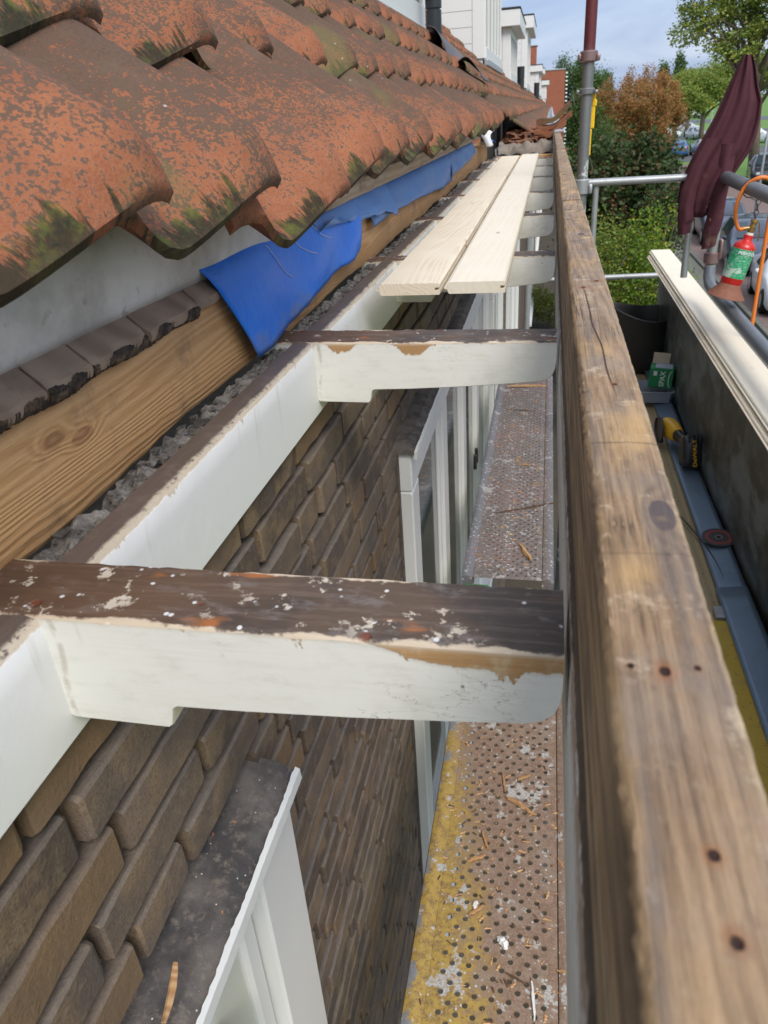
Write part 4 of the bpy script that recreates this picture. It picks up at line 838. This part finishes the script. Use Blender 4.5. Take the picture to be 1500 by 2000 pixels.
text('lettering','PERKEO',.0150,'label_white',lab,frame_m(Vector(tp(.120))+Vector((.004,-.0395,0)),cw,(-ax)),.0004,1.0)
hk=empty('hook_chain',(.700,TY,-.33),'black wire hook and short chain carrying the gas torch on the rail','hook')
mb=MB(); tube(mb,[(-.010+.027*math.cos(a),-.0+.0,.028+.03*math.sin(a)) for a in np.linspace(math.pi*.55,math.pi*1.55,12)]+[(.012,0,-.012),(.03,0,-.010)],.002,8); mb.build('wire','dark_steel',hk,smooth=True)
for i in range(4):
    z=-.018-i*.017; mb=MB(); n=14; tube(mb,[((.022-i*.001)+(.007*math.cos(a) if i%2==0 else 0),(0 if i%2==0 else .007*math.cos(a)),z+.011*math.sin(a)) for a in np.linspace(0,2*math.pi,n)],.0016,6); mb.build('chain_link','dark_steel',hk,smooth=True)
# orange hose
pts=[(x,2.985-.02*(i>4),z) for i,(x,z) in enumerate([(.682,-.434),(.665,-.430),(.650,-.39),(.650,-.345),(.668,-.295),(.70,-.268),(.735,-.272),(.757,-.31),(.757,-.36),(.757,-.45),(.758,-.60),(.760,-.75),(.760,-.83)])]
def spline(P,k=5):
    P=[Vector(p) for p in P]; out=[]
    for i in range(len(P)-1):
        a=P[max(i-1,0)];b=P[i];c=P[i+1];d=P[min(i+2,len(P)-1)]
        for j in range(k):
            t=j/k; out.append(.5*((2*b)+(c-a)*t+(2*a-5*b+4*c-d)*t*t+(3*b-a-3*c+d)*t*t*t))
    out.append(P[-1]); return out
mb=MB(); tube(mb,spline(pts),.0068,12); tag(mb.build('gas_hose','hose_orange',smooth=True),'orange rubber gas hose looping over the rail beside the torch','hose')
# ------------------------------------------------------------------ zinc gutter end, rag, pile of tiles
z=empty('zinc_gutter',(0,5.8,-.3),'grey zinc gutter lining cut off at the end of the new boards','gutter lining')
prz=[(-.372,-.255),(-.366,-.300),(-.360,-.305),(.015,-.305),(.022,-.298),(.022,-.185),(.030,-.170),(.066,-.165),(.085,-.168)]
mb=MB(); loft(mb,[[(x,y-5.8,zz+.3) for x,zz in prz] for y in (5.8,9,14)],closed=False); solid(mb.build('lining','zinc',z),.003); mb=MB(); tube(mb,[(.092,0,.125),(.092,8,.125)],.011,14); mb.build('rolled_edge','zinc',z,smooth=True)
mb=MB(); box(mb,(-.33,5.42,-.300),(.02,5.46,-.284),.002); tag(mb.build('cross_batten','plate_wood'),'small bare batten across the gutter below the zinc end','batten')
mb=MB(); 
def rag(u,v):
    from mathutils import noise as mn_
    a=v*math.pi; x=-.355+.37*u; q=Vector((u*5,v*3,0)); r=.036+.024*mn_.noise(q)+.012*mn_.noise(q*3)+.01*u
    return (x,6.0-math.cos(a)*.14+.03*math.sin(u*9),-.298+math.sin(a)*r*1.6+.008*math.sin(u*22+v*5))
grid(mb,rag,50,24); o=mb.build('rag','rag_cloth',smooth=True); tag(o,'bunched grey brown rag stuffed into the cut end of the zinc gutter','rag')
def loose_tile(y,x0,z0,w_,rise,dip,th,label,sk=0.):
    mb=MB(); rings=[]
    for yy in np.linspace(0,.30,6):
        top=[];bot=[]
        for u in np.linspace(0,1,16):
            zz=z0+rise*(u**1.7)-dip*math.sin(u*math.pi)+.005*math.sin(u*7+z0*90); x=x0+w_*u+sk*yy
            top.append((x,y+yy,zz+th*(.85+.2*math.sin(u*9)))); bot.append((x+.004,y+yy,zz))
        rings.append(top+bot[::-1])
    loft(mb,rings,rnd=RNG.random(),caps=True); mb.u=[np.tile([.5,.05,0],(len(mb.v[0]),1))]
    return tag(worn(mb.build('loose_roof_tile','tile',smooth=50),.006,18),label,'roof tile','loose old tiles piled in the gutter')
loose_tile(6.4,-.11,-.135,.245,.105,.014,.042,'topmost loose orange tile of the pile in the gutter, curling up outward')
loose_tile(6.35,-.10,-.172,.250,.090,.016,.036,'second loose tile of the pile, greenish, just below the top one')
loose_tile(6.3,-.12,-.200,.230,.055,.012,.032,'third loose tile of the pile, dark red, half covered')
loose_tile(6.28,-.15,-.228,.20,.03,.006,.024,'lowest loose tile of the pile, right above the grey rag')
mb=MB()
for i in range(170):
    yy=RNG.uniform(6.12,7.6); c=np.array([RNG.uniform(-.34,.03),yy,-.265+RNG.uniform(0,.03)+(yy-6.1)*.05]); V=[c+RNG.uniform(-1,1,3)*[.05,.06,.022] for _ in range(8)]; mb.add(V,[(0,1,3,2),(4,6,7,5),(0,4,5,1),(2,3,7,6),(0,2,6,4),(1,5,7,3)],RNG.random())
tag(mb.build('tile_shards','tile'),'broken shards of orange tile filling the gutter behind the rag','shards',kind='stuff')
# ------------------------------------------------------------------ splinters and chips on the planks
def splinter(x,y,L,w_,ang,label,mat='splinter_wood',grp='wood splinters on the walkway planks',z=ZP+.004):
    r=random.Random(int(x*1e4)+int(y*1e3)); n=9; rings=[]
    for i in range(n+1):
        u=i/n; ww=w_*(.35+.65*math.sin(math.pi*min(.95,max(.06,u+r.uniform(-.04,.04)))))*r.uniform(.8,1.1); cx=(u-.5)*L; o=r.uniform(-.15,.15)*w_
        rings.append([(cx,o-ww/2,0),(cx,o+ww/2,0),(cx+r.uniform(-.002,.002),o+ww*.35,ww*.45),(cx,o-ww*.3,ww*.55)])
    mb=MB(); loft(mb,rings); o=mb.build('wood_splinter' if mat!='paint_flake' else 'paint_flake',mat); o.location=(x,y,z); o.rotation_euler=(0,r.uniform(-.04,.04),math.radians(ang)); return tag(o,label,'splinter' if mat!='paint_flake' else 'paint flake',grp)
ZH=ZP+.007
splinter(-.01,1.235,.085,.011,-32,'longest split splinter of orange wood across the near plank holes'); splinter(-.052,1.30,.06,.006,100,'thin splinter leaning at the upper left of the near plank')
splinter(-.005,1.32,.035,.008,30,'short stub of wood touching the longest splinter'); splinter(-.085,1.13,.05,.007,110,'narrow splinter upright along the yellow edge of the near plank')
splinter(-.10,1.08,.045,.009,28,'splinter lying across the yellow rim of the near plank'); splinter(-.09,.96,.04,.008,40,'splinter beside white flakes on the yellow area')
splinter(.055,.74,.05,.010,65,'broad pale splinter near the lower right of the near plank'); splinter(.090,.86,.04,.006,-10,'brown splinter by the right groove of the near plank')
splinter(-.005,.835,.045,.005,-20,'dark thin splinter beside a long white flake','dark_wood_chip'); splinter(.0,.63,.07,.010,42,'dark splinter at the bottom edge of the near plank','dark_wood_chip')
splinter(-.055,.66,.035,.009,15,'wide short chip near the bottom of the near plank'); splinter(-.125,.70,.04,.005,95,'thin chip standing along the yellow rim low down')
splinter(.082,1.09,.035,.006,-60,'small orange splinter near the right edge mid plank')
splinter(-.035,2.38,.13,.020,-68,'thick orange wood stub at the near end of the grey plank',grp='wood splinters on the far plank')
splinter(-.01,2.74,.33,.008,24,'long thin brown lath lying across the grey plank','dark_wood_chip','wood splinters on the far plank'); splinter(-.08,4.25,.24,.022,8,'split piece of brown board at the far end of the grey plank',grp='wood splinters on the far plank')
splinter(-.06,3.15,.05,.010,0,'curled pale shaving in the middle of the grey plank',grp='wood splinters on the far plank')
splinter(-.10,3.85,.16,.006,-14,'thin dark lath far along the grey plank','dark_wood_chip','wood splinters on the far plank')
splinter(-.033,.90,.030,.016,-55,'white paint flake in the middle of the near plank','paint_flake','white paint flakes on the near plank'); splinter(.028,.80,.07,.007,95,'long narrow white paint flake beside the dark splinter','paint_flake','white paint flakes on the near plank'); splinter(-.093,.97,.018,.012,80,'small white paint flake by the yellow rim','paint_flake','white paint flakes on the near plank')
def chips(name,label,n,xr,yr,z,lmin,lmax,mat,seed):
    R_=np.random.default_rng(seed); mb=MB()
    for i in range(n):
        L=R_.uniform(lmin,lmax); a=R_.uniform(0,6.28); c=np.array([R_.uniform(*xr),R_.uniform(*yr),z]); d=np.array([math.cos(a),math.sin(a),0])*L/2; p=np.array([-math.sin(a),math.cos(a),0])*L*R_.uniform(.05,.2); h=np.array([0,0,L*.1])
        mb.add([c-d-p,c+d-p*.3,c+d*.8+p,c-d*.6+p,c-d*.5+h,c+d*.5+h],[(0,1,5,4),(1,2,5),(2,3,4,5),(3,0,4)])
    return tag(mb.build(name,mat),label,'chips',kind='stuff')
chips('wood_chips','small loose wood chips and dust scattered over the near plank',260,(-.19,.10),(.45,1.9),ZP+.001,.004,.022,'splinter_wood',4)
chips('wood_chips','small pale chips scattered over the grey far plank',170,(-.22,.05),(2.25,4.4),ZP+.001,.006,.03,'splinter_wood',5)
chips('dark_chips','small dark wood crumbs on the near plank',120,(-.19,.10),(.45,1.9),ZP+.001,.004,.018,'dark_wood_chip',6)
chips('dirt_crumbs','dark crumbs and shavings on the plywood deck',110,(.42,.66),(.6,4.3),ZP+.001,.004,.02,'dark_wood_chip',8)
mb=MB(); sp=empty('hood_splinter',(-.325,.352,-.722),'pale curved wood chip lying on the dark hood of the nearest window','splinter')
R_=random.Random(3); rings=[]
for i in range(13):
    u=i/12; w_=.0075*(.6+.4*math.sin(math.pi*u))*R_.uniform(.96,1.04); rings.append([(-w_/2+.002*math.sin(u*3),(u-.5)*.055,.002*u),(w_/2+.002*math.sin(u*3),(u-.5)*.055,.002*u),(0,(u-.5)*.055,.0025)])
loft(mb,rings); c=mb.build('chip','splinter_wood',sp); c.rotation_euler=(0,.25,.25)
# ------------------------------------------------------------------ vegetation
def leaves(mb_name,mat,blobs,n,size,parent,seed,clumps=14,spread=.33,shell=.45,aspect=.6):
    R_=np.random.default_rng(seed); P=[]; tot=sum(b[3]*b[4]*b[5] for b in blobs)
    for (cx,cy,cz,rx,ry,rz) in blobs:
        k=int(n*rx*ry*rz/tot); d=R_.normal(size=(clumps,3)); d/=np.linalg.norm(d,axis=1)[:,None]; d*=R_.uniform(shell,1,clumps)[:,None]
        idx=R_.integers(0,clumps,k); q=d[idx]+R_.normal(size=(k,3))*spread*R_.uniform(.5,1,(k,1)); P.append(q*[rx,ry,rz]*.86+[cx,cy,cz])
    P=np.concatenate(P); k=len(P); a=R_.normal(size=(k,3)); a[:,2]*=.6; a/=np.linalg.norm(a,axis=1)[:,None]; b=np.cross(a,R_.normal(size=(k,3))); b/=np.linalg.norm(b,axis=1)[:,None]
    s=size*R_.uniform(.6,1.3,(k,1)); nn=np.cross(a,b); V=np.stack([P-a*s/2,P+b*s*aspect/2+nn*s*.08,P+a*s/2-nn*s*.06,P-b*s*aspect/2+nn*s*.08],1).reshape(-1,3)
    me=bpy.data.meshes.new(mb_name); me.vertices.add(4*k); me.vertices.foreach_set('co',V.astype(np.float32).ravel()); me.loops.add(4*k); me.loops.foreach_set('vertex_index',np.arange(4*k,dtype=np.int32)); me.polygons.add(k); me.polygons.foreach_set('loop_start',np.arange(0,4*k,4,dtype=np.int32)); me.update(calc_edges=True)
    for nm in('rnd','rnd2'):
        at=me.attributes.new(nm,'FLOAT','POINT'); at.data.foreach_set('value',np.repeat(R_.random(k),4).astype(np.float32))
    me.materials.append(MATS[mat]); o=bpy.data.objects.new(mb_name,me); COL.objects.link(o); o.parent=parent; return o
def tree(name,label,loc,blobs,n,size,mat,trunk=.15,limbs=5,cat='tree',group=None,seed=1,trunkh=None,**kw):
    t=empty(name,loc,label,cat,group); R_=random.Random(seed); leaves('crown',mat,blobs,n,size,t,seed,**kw)
    mb=MB(); top=max(b[2] for b in blobs); bx_=np.mean([b[0] for b in blobs]); by=np.mean([b[1] for b in blobs]); h=trunkh or top*.8
    tube(mb,[(0,0,-.05),(bx_*.1,by*.1,h*.3),(bx_*.35,by*.35,h*.65),(bx_*.7,by*.7,h)],[trunk*1.25,trunk,trunk*.8,trunk*.4],12)
    for i in range(limbs):
        b=blobs[i%len(blobs)]; z0=h*R_.uniform(.4,.9); f_=z0/h; s_=(bx_*.5*f_,by*.5*f_,z0); e=(b[0]+R_.uniform(-.7,.7)*b[3],b[1]+R_.uniform(-.7,.7)*b[4],b[2]+R_.uniform(-.3,.8)*b[5]); mid=[(a+c_)/2+R_.uniform(-.1,.1)*trunk*5 for a,c_ in zip(s_,e)]
        tube(mb,[s_,mid,e],[trunk*.45,trunk*.28,trunk*.08],7)
    mb.build('trunk','bark',t,smooth=True); return t
def rel(cx,cy,cz,rx,ry,rz,bx_,by): return (cx-bx_,cy-by,cz-G,rx,ry,rz)
tree('broadleaf_tree','dark leafy tree with browning leaves behind the scaffold pole',(1.7,18.8,G),[rel(1.2,18.6,-1.9,.95,1.1,1.2,1.7,18.8),rel(2.2,18.8,-2.0,.85,1.1,1.2,1.7,18.8),rel(1.75,18.9,-1.25,.85,.9,.95,1.7,18.8),rel(1.0,18.8,-2.9,.8,1,.9,1.7,18.8),rel(2.5,18.9,-2.6,.6,.9,.9,1.7,18.8),rel(.7,18.4,-1.6,.5,.7,.8,1.7,18.8)],17000,.105,'leaf_dark',.10,14,seed=3,clumps=22,spread=.30,aspect=.8)
tree('green_shrub','bright yellow green shrub below the end rail, beside the maroon jacket',(2.0,15.4,G),[rel(2.0,15.4,-2.6,.75,.8,.85,2,15.4),rel(2.3,15.2,-3.3,.6,.8,.8,2,15.4),rel(1.6,15.2,-3.2,.7,.8,.9,2,15.4)],9000,.065,'leaf_bright',.05,8,'shrub','shrubs in the front garden',5,clumps=26,spread=.28)
tree('green_shrub','mid green shrub directly behind the gutter front board',(1.05,15.2,G),[rel(1.0,15.2,-2.6,.65,.8,.8,1.05,15.2),rel(.7,15,-3.3,.6,.8,.9,1.05,15.2),rel(1.25,15,-3.6,.6,.7,.8,1.05,15.2)],8000,.06,'leaf_mid',.05,8,'shrub','shrubs in the front garden',6,clumps=26,spread=.28)
tree('yellow_shrub','low yellowing shrub just above the rubber bucket',(1.25,12.6,G),[rel(1.3,12.6,-3.6,.6,.6,.5,1.25,12.6),rel(.85,12.6,-3.8,.5,.5,.5,1.25,12.6)],7000,.045,'leaf_yellow',.04,8,'shrub','shrubs in the front garden',7,clumps=20,spread=.3)
tree('brown_shrub','brownish thin shrub in front of the dark tree, left of the jacket',(2.35,17.0,G),[rel(2.3,17.0,-1.9,.5,.5,.35,2.35,17),rel(1.7,16.2,-3.9,.8,.6,.6,2.35,17)],3500,.09,'leaf_dark',.04,6,'shrub','shrubs in the front garden',8)
tree('clipped_hedge','clipped yellow green hedge on the ground seen through the gutter gap',(.15,20.5,G),[(0,0,.6,.7,.9,.5),(.5,.3,.6,.6,.9,.5),(-.3,.5,.6,.5,.9,.5)],7000,.05,'leaf_hedge',.03,3,'hedge',None,9,clumps=60,spread=.2)
for i,(x,y,zt,r_) in enumerate([(5.6,86,1.4,1.7),(7.6,84,2.1,1.9),(9.6,88,2.5,2.0),(10.7,85,1.5,1.5),(6.6,80,.4,1.5),(9.0,79,.6,1.7)]):
    tree('autumn_tree',['orange brown autumn tree farthest left in the row behind the dark tree','orange autumn tree second from the left with a thin pointed top','tallest orange autumn tree in the middle of the row','orange autumn tree at the right end of the row beside green crowns','small rusty tree in front of the left of the orange row','broad rusty tree in front of the middle of the orange row'][i],(x,y,G),[rel(x,y,zt-r_*.9,r_,r_,r_*.95,x,y),rel(x+.6,y,zt-r_*2.1,r_*1.1,r_,r_,x,y),rel(x-.3,y,zt-.2,r_*.35,r_*.35,r_*.5,x,y)],9000,.17,'leaf_orange',.2,6,'tree','autumn trees across the street',20+i,clumps=30,spread=.26)
for i,(x,y,zt,r_) in enumerate([(1.2,108,4.6,2.1),(3.6,105,4.9,1.7),(2.6,70,1.0,1.6),(4.6,100,2.9,1.5),(3.0,48,-1.1,1.2)]):
    tree('poplar_tree',['dense green poplar rising right behind the red gable','tall green poplar just left of the scaffold pole','green tree at the foot of the pole behind the tile pile','green poplar just right of the scaffold pole','low green tree between the gable and the pole'][i],(x,y,G),[rel(x,y,zt-r_*1.6,r_,r_,r_*1.7,x,y),rel(x+.3,y,zt-r_*3.6,r_*1.2,r_,r_*1.8,x,y),rel(x-.3,y,zt-.6,r_*.45,r_*.45,r_*.6,x,y)],17000,.21 if y>60 else .11,'leaf_poplar',.22,5,'tree','poplars behind the terrace',30+i,clumps=40,spread=.30,shell=.2)
tree('poplar_tree','single slim poplar standing alone on the skyline above the orange trees',(9.1,150,G),[rel(9.1,150,2.6,1.3,1.3,2.6,9.1,150),rel(9.1,150,-.6,1.6,1.6,3,9.1,150)],3500,.3,'leaf_poplar',.25,3,'tree','poplars behind the terrace',41)
tree('poplar_tree','pair of slim poplar tops on the skyline left of the big tree',(17.6,140,G),[rel(17.0,140,2.6,1.1,1.1,2.2,17.6,140),rel(19.0,140,3.2,1.1,1.1,2.4,17.6,140)],3500,.3,'leaf_poplar',.25,3,'tree','poplars behind the terrace',42)
for i,(x,y,zt,r_) in enumerate([(13.6,98,1.2,3.2),(17.5,104,3.0,4.0),(22,110,4.6,4.6),(27,108,5.2,5),(19,125,3.4,3.4),(30,95,3.5,4.4)]):
    tree('green_tree',['low green tree joining the right end of the orange row','green tree behind the lamp post, left of the jacket top','tall green tree directly behind the jacket top','tall green tree between the jacket and the big trunk','green tree far behind the parked cars, left of the jacket','wide green tree right of the big trunk'][i],(x,y,G),[rel(x,y,zt-r_*.5,r_,r_*.8,r_*.5,x,y),rel(x+r_*.4,y,zt-r_*.75,r_*.9,r_*.7,r_*.4,x,y),rel(x-r_*.5,y,zt-r_*.7,r_*.8,r_*.7,r_*.4,x,y)],11000,.27,'leaf_mid',.28,6,'tree','green trees across the street',50+i,clumps=34,spread=.24)
bt=tree('locust_tree','large airy locust tree with ridged trunk at the right edge, sky showing through',(14.0,61,G),[rel(13.5,61,4.6,3.2,3,2.2,14,61),rel(10.0,61,4.7,2.4,2,1.5,14,61),rel(16.5,61,3.6,3,3,3,14,61),rel(11.6,61,2.6,2.2,2,1.2,14,61),rel(8.6,61,3.5,1.4,1.4,.9,14,61),rel(13.6,61,7.6,4.5,3,2.5,14,61),rel(9.0,61,6.6,2.4,2,1.3,14,61)],46000,.21,'leaf_light',.30,22,'tree',None,70,trunkh=9.5,clumps=46,spread=.20)
# ------------------------------------------------------------------ street
def car(loc,rz,paintm,label,L=4.2,W=1.76,H=1.45,group='cars parked along the street',back='hatch',small=False):
    c=empty('parked_car',loc,label,'car',group); c.rotation_euler=(0,0,rz); w=W/2; s=H/1.45
    st=[(0,.34,.50,.52,.55*w/.88,.5),(.06,.24,.60,.64,.72*w/.88,.62),(.22,.20,.70,.76,.83*w/.88,.70),(.75,.20,.82,.90,w*.97,.74),(1.12,.20,.90,.98,w,.72),(1.38,.20,.92,1.14,w,.66),(1.88,.20,.94,1.41,w,.60),(2.3,.20,.95,1.45,w,.60),(L-1.15,.20,.97,1.44,w,.59),(L-.62,.20,.98,1.36,w*.98,.57),(L-.18,.22,1.0,1.06,w*.95,.62),(L-.05,.28,.78,.80,w*.90,.70),(L,.36,.60,.62,w*.82,.7)]
    R=[]
    for (y,zb,zbelt,zt,ww,wt_) in st:
        zb,zbelt,zt=zb*s,zbelt*s,zt*s; wt2=min(wt_*W/1.76,ww*.97)
        R.append([(-ww*.92,y,zb),(-ww,y,zb+.12),(-ww*1.0,y,(zb+zbelt)/2+.05),(-ww*.96,y,zbelt),(-wt2,y,zt-.05*(zt-zbelt)-.01),(-wt2*.82,y,zt),(0,y,zt+.015),(wt2*.82,y,zt),(wt2,y,zt-.05*(zt-zbelt)-.01),(ww*.96,y,zbelt),(ww*1.0,y,(zb+zbelt)/2+.05),(ww,y,zb+.12),(ww*.92,y,zb)])
    mb=MB(); loft(mb,R); mb.build('body',paintm,c,smooth=55)
    A=np.array(R)
    def patch(name,i0,i1,j0,j1,m_,off,ins=.08,seg=None):
        # bilinear patch over ring cells, pushed outwards, inset
        mb=MB(); 
        P00,P01,P10,P11=A[i0][j0],A[i0][j1],A[i1][j0],A[i1][j1]; nn=6; V=[]
        for a in range(nn+1):
            for b_ in range(nn+1):
                u=ins+(1-2*ins)*a/nn; v=ins+(1-2*ins)*b_/nn; V.append((P00*(1-u)*(1-v)+P01*(1-u)*v+P10*u*(1-v)+P11*u*v)+np.array(off))
        mb.add(V,[(a*(nn+1)+b_,a*(nn+1)+b_+1,(a+1)*(nn+1)+b_+1,(a+1)*(nn+1)+b_) for a in range(nn) for b_ in range(nn)]); o=mb.build(name,m_,c,smooth=True); return o
    patch('windscreen',4,6,4,8,'car_glass',(0,-.012,.035),.05); 
    for sd,(ja,jb) in ((-1,(3,4)),(1,(9,8))):
        patch('side_window',6,7,ja,jb,'car_glass',(sd*.012,0,.0),.09); patch('side_window',7,8,ja,jb,'car_glass',(sd*.012,0,0),.05)
    patch('rear_window',9,10,4,8,'car_glass',(0,.02,.02),.10)
    for sx in (-1,1):
        for yy in (.78,L-.78):
            mb=MB(); x=sx*(w-.09); r_=.32*s
            tube(mb,[(x-.10,yy,r_),(x-.08,yy,r_),(x+.08,yy,r_),(x+.10,yy,r_)],[r_*.9,r_,r_,r_*.9],24); wh=mb.build('wheel','tyre',c,smooth=40)
            m2=MB(); tube(m2,[(x+sx*.099,yy,r_),(x+sx*.106,yy,r_)],[r_*.62,r_*.5],16); m2.build('rim','car_silver',wh)
        mb=MB(); box(mb,(sx*(w*.62)-.13,-.0+.03,.58*s),(sx*(w*.62)+.13,.20,.70*s),.03); mb.build('headlight','headlight_glass',c)
        mb=MB(); box(mb,(sx*(w*.82)-.09,L-.16,.75*s),(sx*(w*.82)+.09,L-.02,.95*s),.03); mb.build('tail_light','tail_red',c)
        mb=MB(); box(mb,(sx*(w+.08)-.07,1.42,.92*s),(sx*(w+.08)+.07,1.52,1.05*s),.03); mb.build('mirror',paintm,c)
    mb=MB(); box(mb,(-.42,-.02,.36*s),(.42,.04,.50*s),.015); mb.build('grille','black_plastic',c)
    return c
car((6.55,21.2,G),math.radians(-6),'car_white','white hatchback parked nearest, below the scaffold rail',4.0)
car((6.75,26.6,G),math.radians(-5),'car_navy','dark navy estate car parked behind the white hatchback',4.6,1.85,1.55)
car((6.95,32.6,G),math.radians(-3),'car_navy','dark blue car third in the kerbside row, behind the navy estate',4.4,1.8,1.5)
car((13.3,53.8,G),math.radians(-8),'car_black','dark off-road car facing the camera by the curved lamp post',4.5,1.95,1.75)
car((12.7,88.5,G),math.radians(175),'car_blue','blue car in the far parking place, left of the jacket',4.2)
car((14.6,88,G),math.radians(180+4),'car_silver','silver car showing a red rear light next to the blue car',4.2)
car((19.6,116,G),math.radians(10),'car_silver','pale silver blue car in the second far row beside the jacket edge',4.2)
car((18.2,124,G),math.radians(70),'car_white','white car side on in the second far row behind leaves',4.4)
car((23.5,138,G),math.radians(80),'car_silver','grey car side on at the back of the far parking',4.4)
car((36,214,G),math.radians(95),'car_black','black car driving on the distant road beside the white sign',4.4,group='cars on the distant road')
car((25,101,G),math.radians(80),'car_white','white car side on beyond the big tree trunk',4.6,1.9,1.7)
car((31,108,G),math.radians(80),'car_white','white car at the right edge behind the red sign',4.6,1.9,1.7)
car((3.3,118,G),math.radians(10),'car_silver','small pale car glimpsed between the tile pile and the pole',4.3)
# lamp post with curved arm
lp=empty('street_lamp',(8.0,33.5,G),'pale curved arm street lamp post rising between the parked cars and the rail','street lamp')
mb=MB(); tube(mb,[(0,0,0),(0,0,3.9),(.04,0,4.25),(.2,0,4.55),(.5,0,4.8),(1.2,0,5.0)],[.055,.045,.042,.04,.038,.035],12); mb.build('post','pole_grey',lp,smooth=True); mb=MB(); box(mb,(1.15,-.12,4.93),(1.75,.12,5.08),.04); mb.build('lamp_head','pole_grey',lp)
for (x,y,h,label) in [(29.5,200,7.5,'thin white mast among the far trees left of the jacket'),(34,205,8.5,'pale pole beside the white roadside sign'),(31,150,6,'grey lamp pole right of the white roadside sign')]:
    p=empty('mast',(x,y,G),label,'pole','slim poles by the distant road'); mb=MB(); tube(mb,[(0,0,0),(0,0,h)],[.16,.10],10); mb.build('shaft','sign_white' if x<33 else 'pole_grey',p,smooth=True); mb=MB(); box(mb,(-.5,-.1,h),(.1,.1,h+.12),.03); mb.build('lamp_head','pole_grey',p)
s_=empty('roadside_sign',(34,214,G),'plain white roadside panel on the far lawn','sign'); mb=MB(); box(mb,(-.8,0,.6),(.8,.2,3.0),.05); mb.build('panel','sign_white',s_); mb=MB(); tube(mb,[(0,.1,0),(0,.1,.65)],.1,8); mb.build('leg','pole_grey',s_)
s_=empty('traffic_sign',(30.5,172,G),'small yellow diamond traffic sign on a post by the distant road','sign'); mb=MB(); tube(mb,[(0,0,0),(0,0,3.4)],.09,8); mb.build('post','pole_grey',s_); mb=MB(); loft(mb,[[(0,y,2.5),(.65,y,3.15),(0,y,3.8),(-.65,y,3.15)] for y in (-.14,-.10)]); mb.build('plate','sign_yellow',s_)
s_=empty('warning_sign',(15.4,61.5,G),'red and white triangle warning sign at the right edge by the lawn','sign'); mb=MB(); tube(mb,[(0,0,0),(0,0,2.2)],.04,8); mb.build('post','pole_grey',s_)
mb=MB(); box(mb,(-.45,-.07,1.5),(.5,-.045,2.6),.01); mb.build('plate','sign_white',s_); mb=MB(); loft(mb,[[(-.38,y,1.75),(.38,y,1.75),(0,y,2.45)] for y in (-.078,-.072)]); box(mb,(-.40,-.078,1.53),(.44,-.072,1.62),.001); mb.build('red_triangle','sign_red',s_); mb=MB(); loft(mb,[[(-.20,y,1.84),(.20,y,1.84),(0,y,2.22)] for y in (-.086,-.080)]); mb.build('inner_triangle','sign_white',s_)
